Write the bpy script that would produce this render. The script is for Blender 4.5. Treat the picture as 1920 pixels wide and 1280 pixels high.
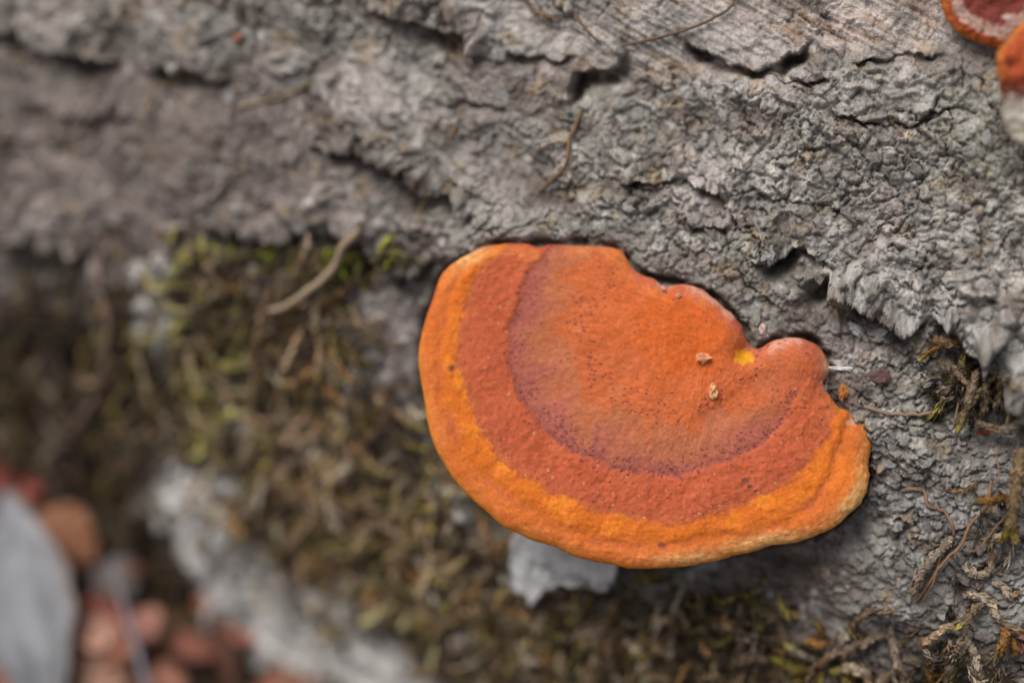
import bpy, math, random
import numpy as np
from mathutils import Matrix, Vector

# ------------------------------------------------------------------ camera, sky, sun, exposure
# All lengths below are centimetres; CM turns them into metres when a mesh is made.
CM = 0.01
LENS, W2 = 55.0, 18.0 / 55.0
FOCUS = 20.55
EXPOSURE = 0.68
SKY_STRENGTH, SUN_STRENGTH = 0.06, 1.5
SUN_CAM = (-0.38, 0.62, 0.66)                      # towards the brightest cloud, camera axes

def unit(v):
    v = np.asarray(v, float)
    return v / np.linalg.norm(v)

R = 20.0                                            # log radius
n0c = unit((-0.29, -0.17, 0.94))                    # bark normal at the fungus, camera axes
ac = np.array((0.848, -0.53, 0.0)); ac[2] = -(ac[0]*n0c[0] + ac[1]*n0c[1]) / n0c[2]; ac = unit(ac)
Uc = np.array((0.08, 0.42, 0.90)); Uc = unit(Uc - Uc.dot(ac) * ac)
M3 = np.array([ac, np.cross(Uc, ac), Uc])           # camera axes -> world axes (x along the log, z up)
_sw = M3 @ unit(SUN_CAM)
SUN_ELEV = math.degrees(math.asin(_sw[2])); SUN_AZ = math.degrees(math.atan2(_sw[0], _sw[1]))

def cam_pt(px, py, d):
    px = np.asarray(px, float); py = np.asarray(py, float)
    return np.stack([(px-960)/960*W2*d, -(py-640)/960*W2*d, -d*np.ones_like(px)], -1)

P0c = cam_pt(1420, 640, 21.2)
Ccam = P0c - R * n0c
T0 = -(M3 @ Ccam)                                   # log axis through the origin
CAM = T0.copy()

def ray(px, py):
    v = cam_pt(px, py, 1.0) @ M3.T
    return v / np.linalg.norm(v, axis=-1, keepdims=True)

def hit_cyl(px, py, rad):
    d = ray(px, py); o = CAM
    a = d[..., 1]**2 + d[..., 2]**2
    b = o[1]*d[..., 1] + o[2]*d[..., 2]
    c = o[1]**2 + o[2]**2 - rad**2
    disc = b*b - a*c
    k = (-b - np.sqrt(np.maximum(disc, 0))) / a
    return o + d * k[..., None]

TH0 = math.atan2(M3[2] @ n0c, M3[1] @ n0c)
def st_of(p):
    th = np.arctan2(p[..., 2], p[..., 1])
    return p[..., 0], (th - TH0 + np.pi) % (2*np.pi) * R - np.pi * R
def base_pt(s, t, h):
    th = TH0 + t / R
    return np.stack([s, (R+h)*np.cos(th), (R+h)*np.sin(th)], -1)
def nrm(t):
    th = TH0 + np.asarray(t, float) / R
    return np.stack([0*th, np.cos(th), np.sin(th)], -1)
def proj(p):
    c = (p - CAM) @ M3
    d = -c[..., 2]
    return 960 + c[..., 0]/d/W2*960, 640 - c[..., 1]/d/W2*960, d

GROUND = hit_cyl(np.array(235.0), np.array(1010.0), R)[2]      # the litter meets the log there
SHIFT = np.array((0.0, 0.0, -GROUND))                          # world z = 0 is the litter

scene = bpy.context.scene
for o in list(bpy.data.objects): bpy.data.objects.remove(o)
col = scene.collection
cam = bpy.data.cameras.new('camera'); camo = bpy.data.objects.new('camera', cam); col.objects.link(camo)
mw = Matrix([list(M3[i]) + [(CAM[i] + SHIFT[i]) * CM] for i in range(3)] + [[0, 0, 0, 1]])
camo.matrix_world = mw
cam.lens = LENS; cam.sensor_width = 36; cam.clip_start = 0.005; cam.clip_end = 500
cam.dof.use_dof = True; cam.dof.focus_distance = FOCUS * CM; cam.dof.aperture_fstop = 4.0
cam.dof.aperture_blades = 0
scene.camera = camo

world = bpy.data.worlds.new('World'); scene.world = world; world.use_nodes = True
wt = world.node_tree; wt.nodes.clear()
sky = wt.nodes.new('ShaderNodeTexSky'); sky.sky_type = 'NISHITA'; sky.sun_disc = False
sky.sun_elevation = math.radians(SUN_ELEV); sky.sun_rotation = math.radians(SUN_AZ)
sky.air_density = 1.0; sky.dust_density = 4.0; sky.ozone_density = 1.0
hs = wt.nodes.new('ShaderNodeHueSaturation'); hs.inputs['Saturation'].default_value = 0.30   # cloud cover greys the sky
bg = wt.nodes.new('ShaderNodeBackground'); bg.inputs['Strength'].default_value = SKY_STRENGTH
wo = wt.nodes.new('ShaderNodeOutputWorld')
wt.links.new(sky.outputs[0], hs.inputs['Color']); wt.links.new(hs.outputs[0], bg.inputs[0]); wt.links.new(bg.outputs[0], wo.inputs[0])

sun = bpy.data.lights.new('sun', 'SUN'); sun.energy = SUN_STRENGTH; sun.angle = math.radians(35); sun.color = (1.0, 0.97, 0.93)
suno = bpy.data.objects.new('sun', sun); col.objects.link(suno)
el, az = math.radians(SUN_ELEV), math.radians(SUN_AZ)
sd = Vector((math.sin(az)*math.cos(el), math.cos(az)*math.cos(el), math.sin(el)))   # towards the sun
suno.rotation_euler = sd.to_track_quat('Z', 'Y').to_euler()
suno.location = (0, 0, 2)

vs = scene.view_settings
vs.view_transform = 'Standard'; vs.look = 'None'; vs.exposure = EXPOSURE; vs.gamma = 1; vs.use_curve_mapping = False

# ------------------------------------------------------------------ noise
def ihash(ix, iy, seed):
    h = (ix.astype(np.int64).astype(np.uint32) * np.uint32(374761393)
         + iy.astype(np.int64).astype(np.uint32) * np.uint32(668265263) + np.uint32(seed * 2654435 + 97))
    h = (h ^ (h >> np.uint32(13))) * np.uint32(1274126177)
    h = (h ^ (h >> np.uint32(16))) * np.uint32(2246822519)
    return h ^ (h >> np.uint32(15))
def h01(h): return h.astype(np.float32) / np.float32(4294967295.0)
def perlin(x, y, seed=0):
    x = np.asarray(x, np.float32); y = np.asarray(y, np.float32)
    ix = np.floor(x); iy = np.floor(y); fx = x - ix; fy = y - iy
    u = fx*fx*fx*(fx*(fx*6-15)+10); v = fy*fy*fy*(fy*(fy*6-15)+10)
    def g(a, b):
        ang = h01(ihash(ix+a, iy+b, seed)) * np.float32(6.2831853)
        return np.cos(ang)*(fx-a) + np.sin(ang)*(fy-b)
    n = (g(0,0)*(1-u)+g(1,0)*u)*(1-v) + (g(0,1)*(1-u)+g(1,1)*u)*v
    return n * 1.5
def fbm(x, y, octv=4, seed=0, gain=0.5):
    r = 0; a = 1.0; f = 1.0
    for i in range(octv):
        r = r + a * perlin(x*f + 17.3*i, y*f - 9.1*i, seed+i*7); a *= gain; f *= 2.03
    return r
def voronoi(x, y, seed=0):
    x = np.asarray(x, np.float32); y = np.asarray(y, np.float32)
    ix = np.floor(x); iy = np.floor(y)
    f1 = np.full(x.shape, 9.0, np.float32); f2 = f1.copy(); dx = f1*0; dy = f1*0
    cid = np.zeros(x.shape, np.uint32)
    for a in (-1, 0, 1):
        for b in (-1, 0, 1):
            hh = ihash(ix+a, iy+b, seed); h2 = ihash(ix+a, iy+b, seed+51)
            ex = ix+a+h01(hh)-x; ey = iy+b+h01(h2)-y
            d = np.sqrt(ex*ex+ey*ey)
            new = d < f1
            f2 = np.where(new, f1, np.minimum(f2, d))
            dx = np.where(new, ex, dx); dy = np.where(new, ey, dy); cid = np.where(new, hh, cid)
            f1 = np.where(new, d, f1)
    return f1, f2, dx, dy, cid
def sstep(a, b, x):
    k = np.clip((x-a)/(b-a), 0, 1); return k*k*(3-2*k)
def gauss2(px, py, cx, cy, rx, ry, ang=0):
    c, s_ = math.cos(math.radians(ang)), math.sin(math.radians(ang))
    u = ((px-cx)*c + (py-cy)*s_)/rx; v = (-(px-cx)*s_ + (py-cy)*c)/ry
    return np.exp(-(u*u+v*v))
def lerp(a, b, k):
    k = np.asarray(k)[..., None]; return a*(1-k) + np.asarray(b)*k

# ------------------------------------------------------------------ scene helpers
def tag(o, label=None, cat=None, group=None, kind=None):
    if label: o['label'] = label
    if cat: o['category'] = cat
    if group: o['group'] = group
    if kind: o['kind'] = kind
    return o
def empty(name, org):
    o = bpy.data.objects.new(name, None); o.empty_display_size = 0.005
    o.location = [float(v)*CM for v in (np.asarray(org)+SHIFT)]; col.objects.link(o); return o
def raw_mesh(name, verts, faces, smooth=True, colors=None, mat=None, attrs=None):
    me = bpy.data.meshes.new(name)
    verts = np.asarray(verts, np.float32); faces = np.asarray(faces, np.int32)
    nv, nf, k = len(verts), len(faces), faces.shape[1]
    me.vertices.add(nv); me.vertices.foreach_set('co', verts.ravel())
    me.loops.add(nf*k); me.loops.foreach_set('vertex_index', faces.ravel())
    me.polygons.add(nf); me.polygons.foreach_set('loop_start', np.arange(0, nf*k, k, dtype=np.int32))
    me.polygons.foreach_set('use_smooth', np.full(nf, smooth))
    me.update(calc_edges=True)
    if colors is not None:
        a = me.attributes.new('tint', 'FLOAT_COLOR', 'POINT')
        c4 = np.ones((nv, 4), np.float32); c4[:, :3] = colors; a.data.foreach_set('color', c4.ravel())
    if mat: me.materials.append(mat)
    return me
def mk(name, verts, faces, mat, parent=None, org=None, colors=None, smooth=True):
    """one mesh object; verts in cm, log frame; org = its origin (or its parent's)"""
    org = np.zeros(3) if org is None else np.asarray(org, float)
    me = raw_mesh(name, (np.asarray(verts)-org)*CM, faces, smooth, colors, mat)
    o = bpy.data.objects.new(name, me); col.objects.link(o)
    if parent: o.parent = parent
    else: o.location = [float(v)*CM for v in (org+SHIFT)]
    return o
def grid_faces(nu, nv, wrap_v=False):
    i = np.arange(nu-1)[:, None]; j = np.arange(nv if wrap_v else nv-1)[None, :]
    j2 = (j+1) % nv
    return np.stack([i*nv+j, (i+1)*nv+j, (i+1)*nv+j2, i*nv+j2], -1).reshape(-1, 4)

# ------------------------------------------------------------------ materials
def nodes(name):
    m = bpy.data.materials.new(name); m.use_nodes = True
    t = m.node_tree; b = t.nodes['Principled BSDF']; return m, t, b
def surf_mat(name, rough=0.85, spec=0.25, scales=((40, .5), (140, .35)), bump=0.35, dist=0.0006, vary=0.35, sss=0.0, sheen=0.0, voro=0, flat=None):
    """vertex tint times fine grain, with fine relief; texture scale is per centimetre*100"""
    m, t, b = nodes(name); L = t.links.new
    tc = t.nodes.new('ShaderNodeTexCoord')
    at = t.nodes.new('ShaderNodeAttribute'); at.attribute_name = 'tint'
    h = None
    for sc, w in scales:
        n = t.nodes.new('ShaderNodeTexNoise'); n.inputs['Scale'].default_value = sc*10; n.inputs['Detail'].default_value = 5
        n.inputs['Roughness'].default_value = 0.65; L(tc.outputs['Object'], n.inputs['Vector'])
        mu = t.nodes.new('ShaderNodeMath'); mu.operation = 'MULTIPLY'; mu.inputs[1].default_value = w; L(n.outputs['Fac'], mu.inputs[0])
        if h is None: h = mu
        else:
            ad = t.nodes.new('ShaderNodeMath'); ad.operation = 'ADD'; L(h.outputs[0], ad.inputs[0]); L(mu.outputs[0], ad.inputs[1]); h = ad
    if voro:
        v = t.nodes.new('ShaderNodeTexVoronoi'); v.inputs['Scale'].default_value = voro*10; v.feature = 'DISTANCE_TO_EDGE'; L(tc.outputs['Object'], v.inputs['Vector'])
        mr = t.nodes.new('ShaderNodeMapRange'); mr.inputs['From Max'].default_value = 0.12; mr.inputs['To Max'].default_value = 0.35; L(v.outputs['Distance'], mr.inputs['Value'])
        ad = t.nodes.new('ShaderNodeMath'); ad.operation = 'ADD'; L(h.outputs[0], ad.inputs[0]); L(mr.outputs[0], ad.inputs[1]); h = ad
    tot = sum(w for _, w in scales)
    mr = t.nodes.new('ShaderNodeMapRange'); mr.inputs['From Min'].default_value = tot*0.3; mr.inputs['From Max'].default_value = tot*0.7
    mr.inputs['To Min'].default_value = 1-vary; mr.inputs['To Max'].default_value = 1+vary; mr.clamp = False
    n2 = t.nodes.new('ShaderNodeTexNoise'); n2.inputs['Scale'].default_value = scales[-1][0]*14; n2.inputs['Detail'].default_value = 4; L(tc.outputs['Object'], n2.inputs['Vector'])
    sc2 = t.nodes.new('ShaderNodeMath'); sc2.operation = 'MULTIPLY'; sc2.inputs[1].default_value = tot; L(n2.outputs['Fac'], sc2.inputs[0]); L(sc2.outputs[0], mr.inputs['Value'])
    mx = t.nodes.new('ShaderNodeVectorMath'); mx.operation = 'SCALE'
    if flat is None: L(at.outputs['Color'], mx.inputs[0])
    else: mx.inputs[0].default_value = flat
    L(mr.outputs[0], mx.inputs['Scale'])
    L(mx.outputs[0], b.inputs['Base Color'])
    bp = t.nodes.new('ShaderNodeBump'); bp.inputs['Strength'].default_value = bump; bp.inputs['Distance'].default_value = dist
    L(h.outputs[0], bp.inputs['Height']); L(bp.outputs[0], b.inputs['Normal'])
    b.inputs['Roughness'].default_value = rough; b.inputs['Specular IOR Level'].default_value = spec
    if sss:
        b.inputs['Subsurface Weight'].default_value = sss; b.inputs['Subsurface Radius'].default_value = (1.0, .35, .12); b.inputs['Subsurface Scale'].default_value = 0.0008
    if sheen: b.inputs['Sheen Weight'].default_value = sheen
    return m
MAT = dict(
    bark=surf_mat('bark_surface', .9, .2, ((70, .5), (230, .35)), .55, .0006, .22, voro=130),
    cap=surf_mat('fungus_flesh', .8, .12, ((60, .5), (200, .4)), .30, .0004, .14, sss=.12),
    pore=surf_mat('pore_layer', .8, .2, ((200, .5), (500, .4)), .5, .0003, .2),
    moss=surf_mat('moss_leaf', .7, .3, ((120, .5), (300, .3)), .5, .0004, .30),
    leaf=surf_mat('dead_leaf', .7, .3, ((30, .5), (120, .4)), .5, .0005, .25),
    soil=surf_mat('soil', .95, .1, ((20, .5), (60, .4)), .8, .003, .5),
    fibre=surf_mat('root_bark', .75, .25, ((150, .5), (400, .3)), .4, .0003, .2),
    crumb=surf_mat('crumb', .6, .4, ((150, .5), (400, .3)), .4, .0003, .2),
)

# ------------------------------------------------------------------ the fungus outline (traced) and its plane
def catmull(pts, n=8, closed=True):
    p = np.asarray(pts, float); N = len(p); out = []
    for i in range(N if closed else N-1):
        if closed: a, b, c, d = p[(i-1) % N], p[i], p[(i+1) % N], p[(i+2) % N]
        else: a, b, c, d = p[max(i-1, 0)], p[i], p[i+1], p[min(i+2, N-1)]
        for k in range(n):
            u = k/n
            out.append(.5*((2*b)+(c-a)*u+(2*a-5*b+4*c-d)*u*u+(3*b-a-3*c+d)*u**3))
    if not closed: out.append(p[-1])
    return np.array(out)
CAP_OUT = [(940,455),(985,454),(1008,461),(1032,455),(1090,457),(1140,460),(1165,468),(1180,490),(1196,510),(1225,520),(1247,537),
 (1278,531),(1310,538),(1335,555),(1355,574),(1374,588),(1392,612),(1403,638),(1422,653),(1450,638),(1490,632),(1525,640),(1545,660),(1558,686),
 (1553,704),(1546,716),(1556,738),(1575,762),(1592,768),(1614,785),(1633,810),(1636,842),(1631,868),(1635,892),(1628,922),(1610,950),(1580,977),
 (1545,1000),(1500,1014),(1445,1023),(1420,1032),(1370,1045),(1310,1058),(1250,1065),(1190,1065),(1130,1055),(1075,1042),(1040,1024),(1000,1014),
 (950,990),(915,962),(875,926),(845,890),(820,850),(801,800),(793,740),(784,690),(784,650),(795,600),(812,550),(826,512),(850,490),(876,474),(905,460)]
CAP_BACK = [(940,455),(1030,455),(1140,460),(1180,490),(1225,522),(1278,533),(1335,557),(1392,614),(1422,655),(1490,634),(1545,664),(1555,700),(1556,738),(1575,762)]
ncap = unit((-0.05, 0.13, 0.99))
CAPD = 20.75
CAPP = cam_pt(1330, 760, CAPD)
def plane_pt(px, py, P=CAPP, n=ncap):
    d = cam_pt(px, py, 1.0); k = (P @ n) / (d @ n)
    return (d * k[..., None]) @ M3.T + CAM
def seg_dist(px, py, line, closed=False):
    """distance in pixels to a polyline, side (+ above a line drawn left to right) and arc fraction"""
    line = np.asarray(line, float)
    if closed: line = np.vstack([line, line[:1]])
    best = np.full(px.shape, 1e9); side = np.zeros(px.shape); arc = np.zeros(px.shape)
    ln = np.hypot(*np.diff(line, axis=0).T); cum = np.concatenate([[0], np.cumsum(ln)])
    for i in range(len(line)-1):
        a = line[i]; v = line[i+1]-a; L2 = max(v @ v, 1e-9)
        u = np.clip(((px-a[0])*v[0]+(py-a[1])*v[1])/L2, 0, 1)
        dx = px-a[0]-u*v[0]; dy = py-a[1]-u*v[1]; d = np.hypot(dx, dy)
        nb = d < best
        best = np.where(nb, d, best); side = np.where(nb, np.sign(dx*v[1]-dy*v[0]), side); arc = np.where(nb, (cum[i]+u*ln[i])/cum[-1], arc)
    return best, side, arc
def inside(px, py, poly):
    poly = np.asarray(poly, float); r = np.zeros(px.shape, bool); n = len(poly)
    for i in range(n):
        x0, y0 = poly[i]; x1, y1 = poly[(i+1) % n]
        c = ((y0 > py) != (y1 > py))
        xx = (x1-x0)*(py-y0)/(y1-y0+1e-12)+x0
        r ^= c & (px < xx)
    return r

# ------------------------------------------------------------------ the log's bark: height, colour, overhang
# ridge lines of bark plates: (points, raise cm, fade px, carve cm, carve width px, overhang cm)
EDGES = [
 ([(1405,492),(1440,482),(1475,460),(1505,449),(1540,470),(1556,505)], .14, 70, .55, 36, .14),
 ([(1556,505),(1566,532),(1602,547),(1640,574),(1690,590),(1742,604)], .32, 110, .75, 52, .26),
 ([(1742,604),(1800,618),(1842,648),(1880,688),(1925,735),(1990,790)], .66, 170, .6, 60, .36),
 ([(1165,352),(1200,341),(1245,335),(1290,332),(1340,346),(1375,382)], .15, 60, .32, 26, .12),
 ([(590,262),(640,266),(690,280),(735,305),(790,322),(812,345),(850,362),(885,386),(925,392)], .18, 90, .5, 34, .16),
 ([(690,-10),(740,18),(800,50),(850,64),(895,72),(925,100)], .34, 80, .25, 40, .2),
 ([(905,100),(960,100),(1040,108),(1090,98)], .08, 60, .08, 20, .06),
 ([(1062,200),(1068,160),(1078,128),(1110,120),(1150,114),(1185,96)], .14, 60, .45, 34, .10),
 ([(1275,78),(1330,100),(1400,112),(1460,104),(1530,74)], .10, 60, .5, 30, .09),
 ([(1395,116),(1460,140),(1530,144),(1565,132)], .05, 50, .16, 16, .05),
 ([(1590,122),(1650,112),(1710,104),(1770,98)], .07, 50, .12, 14, .05),
 ([(-20,30),(30,42),(80,72),(130,92),(190,98),(245,112)], .25, 110, .7, 40, .2),
 ([(265,118),(320,122),(380,128),(440,148)], .2, 70, .5, 32, .14),
 ([(40,190),(110,212),(180,218),(260,222)], .12, 40, .08, 40, .05),
 ([(380,425),(460,432),(540,425),(640,420),(690,455),(735,475),(765,498),(800,497),(850,476)], .24, 110, .22, 44, .16),
 ([(-20,425),(60,440),(140,448),(210,452)], .22, 100, .22, 50, .14),
 ([(840,200),(880,190),(910,200),(960,208)], .06, 40, .12, 14, .05),
 ([(1185,500),(1230,515),(1290,520),(1345,545)], .03, 40, .05, 12, .02),
 ([(1590,600),(1650,640),(1700,655),(1745,650)], .05, 60, .06, 18, .04),
 ([(1540,205),(1600,215),(1650,230),(1700,228),(1780,205),(1850,220)], .07, 60, .11, 12, .05),
 ([(1425,300),(1480,290),(1560,270),(1620,282),(1640,262)], .06, 50, .09, 11, .04),
 ([(1280,420),(1340,430),(1400,420),(1440,432)], .06, 40, .10, 14, .06),
 ([(1395,345),(1460,370),(1540,385),(1600,400)], .05, 50, .08, 12, .04),
 ([(1540,1095),(1560,1110),(1580,1125),(1592,1140)], .02, 30, .08, 5, .01),
 ([(1470,1140),(1500,1145),(1525,1165)], .02, 30, .08, 6, .01),
 ([(1545,1150),(1575,1160),(1600,1180)], .02, 30, .08, 6, .01),
 ([(1650,930),(1660,975),(1685,1000)], .03, 30, .08, 10, .02),
]
STRIP = [(272,932),(300,905),(322,840),(345,845),(360,895),(420,870),(490,915),(515,990),(540,1060),(580,1110),(650,1070),(700,1140),(745,1220),(830,1300),(700,1420),(560,1420),(520,1300),(450,1225),(400,1250),(385,1180),(410,1110),(385,1050),(350,985)]
PALE = [(850,930,60,45,40), (450,790,30,20), (290,600,40,90), (885,1200,40,30), (290,505,55,30), (560,790,30,24), (640,700,50,40)]
EDGES += [([(262,930),(300,962),(345,985),(362,1010),(395,1060),(405,1110),(385,1180),(398,1245),(450,1235),(520,1300)][::1], .30, 90, .35, 60, .2)]
FIT = None
def st_to_px(s, t):
    return proj(base_pt(s, t, 0*s))[:2]
back = catmull(CAP_BACK, 3, False)
_bh = None
def back_heights():
    """how far the bark must swell to reach the fungus along its attached edge"""
    w = plane_pt(back[:, 0], back[:, 1])
    r = np.hypot(w[:, 1], w[:, 2]) - R
    return r
MOSS_BED = [(560,470,210,40),(600,860,260,220),(900,1130,260,130),(1170,1210,230,110),(450,650,150,160),(110,720,180,230),(300,1120,120,160),(1450,1250,260,45),(1800,760,90,60)]

def bark(s, t, detail=True):
    px, py = st_to_px(s, t)
    # broad form
    h = .20*fbm(s/4.2, t/3.4, 3, 11)
    # swell that carries the fungus
    bh = back_heights() - .10
    num = 0; den = 1e-6
    for (bx, by), v in zip(back, bh):
        w = 1/((px-bx)**2+(py-by)**2+300.0)**1.5
        num = num + w*v; den = den + w
    bd, bs, ba = seg_dist(px, py, back)
    outer = np.where(bs > 0, np.exp(-(bd/150.0)**2), np.exp(-(bd/120.0)**2))
    h = h*(1-outer) + outer*(num/den)
    incap = inside(px, py, CAP_OUT)
    h = h - np.where(incap, .35*sstep(2, 40, bd), 0)
    # soft hollow towards the far left so the log drops to the litter
    fibrous = sstep(40, -60, py - (150 - .07*(px-1300)) ) * sstep(980, 1150, px)
    # terraces: bark that flaked off layer by layer
    wx = s + .35*fbm(s/1.1, t/1.1, 3, 31); wy = t + .35*fbm(s/1.1+40, t/1.1, 3, 37)
    f = fbm(wx/2.6, wy/1.25, 4, 5)
    lay = np.zeros_like(h)
    for c, a in ((-.42, .07), (-.05, .06), (.33, .07)):
        lay = lay + a*sstep(c-.018, c+.018, f)
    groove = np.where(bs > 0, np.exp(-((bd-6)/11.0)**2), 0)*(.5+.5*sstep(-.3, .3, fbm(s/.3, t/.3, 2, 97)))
    h = h - .22*groove
    near = np.exp(-(bd/60.0)**2)
    h = h + lay*(1-.75*fibrous)*(1-.8*near)
    # flakes: tilted irregular cells at three sizes
    ca, sa = math.cos(.5), math.sin(.5)
    u = (wx*ca+wy*sa); v = (-wx*sa+wy*ca)
    u = u + .10*fbm(s/.30, t/.30, 3, 61); v = v + .10*fbm(s/.30+9, t/.30, 3, 67)
    tone = np.zeros_like(h); amp = (1-.65*fibrous)
    cells = []
    dns, dnt = FIT[0][1]/DN, FIT[1][1]/DN                       # down the picture, along the bark
    gu_, gv_ = dns*ca+dnt*sa, -dns*sa+dnt*ca
    scaly = sstep(-.45, .35, fbm(s/2.1+3, t/1.9, 2, 95)) * (1-.55*gauss2(px, py, 1560, 1130, 150, 90)) * (1-.6*gauss2(px, py, 1500, 600, 60, 60))
    peb = np.clip(gauss2(px, py, 1640, 360, 360, 210, 15)*1.25+.9*gauss2(px, py, 1740, 900, 190, 260)+.6*gauss2(px, py, 1250, 340, 280, 160)+gauss2(px, py, 740, 610, 120, 170)+.25, 0, 1)*(1-fibrous)
    amp = amp*(1-.55*peb)
    for sc, A, imb, tilt, gap, sd_ in ((.58, .045, .075, .10, .05, 3), (.225, .050, .10, .13, .08, 8), (.105, .028, .05, .06, .10, 14)):
        f1, f2, dx, dy, cid = voronoi(u/sc/1.25, v/sc*1.15, sd_)
        r1 = (cid & np.uint32(1023)).astype(np.float32)/1023-.5; r2 = ((cid >> np.uint32(10)) & np.uint32(1023)).astype(np.float32)/1023-.5
        r3 = ((cid >> np.uint32(20)) & np.uint32(1023)).astype(np.float32)/1023
        e = sstep(0, gap*2.2, f2-f1)
        keep = sstep(-.35, .25, fbm(s/1.5+sc*30, t/1.5, 2, 90+sd_))      # some stretches stay smooth
        k = (.25+.75*keep)*(.35+.65*scaly)
        lift_ = -(dx*gu_+dy*gv_)*imb*(.3+1.2*r3)                 # scales overlap: lower rim stands proud
        h = h + amp*k*(e*(A*(.2+.8*r3) + lift_ + tilt*sc*1.4*(r1*dx+r2*dy)) - A*.8*(1-e))
        tone = tone + (r3-.5)*(.22 if sc > .3 else .30 if sc > .2 else .22)*e*k
    us = s*ca+t*sa+.045*fbm(s/.17, t/.17, 3, 24)+.10*fbm(s/.8, t/.8, 2, 26); vs_ = -s*sa+t*ca+.045*fbm(s/.17+5, t/.17, 3, 25)+.10*fbm(s/.8+3, t/.8, 2, 28)
    big_ = sstep(-.3, .3, fbm(s/.9, t/.9, 2, 29))
    for sc, A, sd_, wgt in ((.24, .105, 23, .35+.65*big_), (.15, .078, 27, 1-.5*big_), (.085, .032, 33, 1)):
        f1, f2, dx, dy, cid = voronoi(us/sc/1.15, vs_/sc, sd_)
        r1 = (cid & np.uint32(1023)).astype(np.float32)/1023; r3 = ((cid >> np.uint32(18)) & np.uint32(1023)).astype(np.float32)/1023
        e = sstep(0, .10+.14*r1, f2-f1)
        h = h + peb*wgt*A*(e*((.25+.75*r3)*(1-.7*f1*f1)+.25) - (dx*gu_+dy*gv_)*.55*e*(r1-.2) - .65)
        tone = tone + peb*wgt*(r3-.5)*.30*e
    # long drying cracks
    f1, f2, *_ = voronoi(wx/1.15+.35*fbm(s/.5, t/.5, 3, 141), wy/.62+.35*fbm(s/.5+7, t/.5, 3, 143), 19)
    ck = sstep(.055, .0, f2-f1)*sstep(-.1, .3, fbm(s/1.3, t/1.3, 2, 147))
    h = h - .11*ck*(1-.4*fibrous)
    # long fibres on bare wood
    fib = fbm(s/1.2, t/.055, 4, 71, .6)
    h = h + .035*fibrous*fib + .016*fbm(s/.09, t/.07, 3, 77)
    h = h + .05*fibrous*(np.abs(fbm(s/1.5, t/.32, 3, 79))-.3)
    # named ridges and cracks
    wobf = 12*fbm(s/.20, t/.20, 3, 41); wob = 26*fbm(s/.6, t/.6, 2, 43)
    brkn = fbm(s/.5, t/.5, 2, 47)
    ds = np.zeros_like(h); dt = np.zeros_like(h); cav = np.zeros_like(h)
    for pts, A, fade, B, wd, push in EDGES:
        p = np.asarray(pts, float); m = fade*3
        box = (px > p[:, 0].min()-m) & (px < p[:, 0].max()+m) & (py > p[:, 1].min()-m) & (py < p[:, 1].max()+m)
        if not box.any(): continue
        d, sg, arc = seg_dist(px[box], py[box], p)
        k = np.minimum(1, np.minimum(arc, 1-arc)/.16+.02); k = k*k*(3-2*k)
        brk = .45+.55*sstep(-.25, .2, brkn[box])
        k = k*brk
        sdn = d*sg + wob[box]*min(1, .25+A*2) + wobf[box]*min(.7, .06/A)
        up = sstep(-1.5, 1.5, sdn)
        far = np.exp(-(np.maximum(d-20, 0)/fade)**2)
        add = A*up*np.exp(-(np.maximum(sdn, 0)/fade)**1.6)*k - B*(1-up)*np.exp(-(sdn/wd)**2)*k
        h[box] += add*far
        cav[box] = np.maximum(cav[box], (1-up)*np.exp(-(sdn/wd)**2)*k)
        pu = push*up*np.exp(-np.maximum(sdn, 0)/16.0)*k*far
        # slide the lip over the hollow, down the picture's slope
        ds[box] += pu*FIT[0][1]/DN; dt[box] += pu*FIT[1][1]/DN
    strip = inside(px+14*fbm(s/.3, t/.3, 3, 111), py+14*fbm(s/.3+5, t/.3, 3, 113), STRIP).astype(float)
    for q in PALE: strip = np.maximum(strip, sstep(.42, .55, gauss2(px, py, *q)+.22*fbm(s/.3, t/.3, 3, 115)))
    h = h + strip*(.06*fbm(s/.45, t/.16, 3, 117)+.05)
    # moss cushions
    bed = 0*h
    for cx, cy, rx, ry in MOSS_BED: bed = np.maximum(bed, gauss2(px, py, cx, cy, rx, ry))
    bed = bed*(1-.95*gauss2(px, py, 745, 620, 95, 150))
    bed = sstep(.45, .8, bed + .45*fbm(s/.6, t/.6, 3, 101))*(1-strip)
    h = h*(1-.35*bed)
    if not detail: return h
    # ---------------- colour of the bark itself
    big = fbm(s/2.3, t/2.0, 3, 201); mid = fbm(s/.7, t/.6, 4, 211); sm = fbm(s/.16, t/.15, 4, 221)
    c = np.zeros(h.shape+(3,)) + np.array((.305, .290, .272))
    c = lerp(c, (.275, .248, .235), sstep(-.1, .5, big+.5*mid))                     # warm, purplish
    c = lerp(c, (.300, .295, .262), sstep(.0, .5, -big+.4*mid)*sstep(900, 1500, px))  # grey-green right side
    c = lerp(c, (.46, .40, .375), fibrous*sstep(-.5, .4, mid+.3)*.8)               # pale bare wood on top
    c = lerp(c, (.30, .205, .15), .7*fibrous*sstep(.1, .5, fbm(s/1.1+8, t/.25, 3, 229)))
    c = lerp(c, (.17, .125, .10), .55*sstep(.15, .6, fbm(s/1.0, t/.5, 4, 231))*(1-fibrous*.4))  # brown inner bark
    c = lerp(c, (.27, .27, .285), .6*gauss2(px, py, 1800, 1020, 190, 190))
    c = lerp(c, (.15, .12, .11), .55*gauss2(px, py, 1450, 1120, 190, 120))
    c = lerp(c, (.56, .56, .56), .9*gauss2(px, py, 1830, 640, 150, 62, 30)*sstep(-.5, .3, mid+.2))
    c = lerp(c, (.19, .175, .165), .5*gauss2(px, py, 180, 270, 330, 130))
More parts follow.
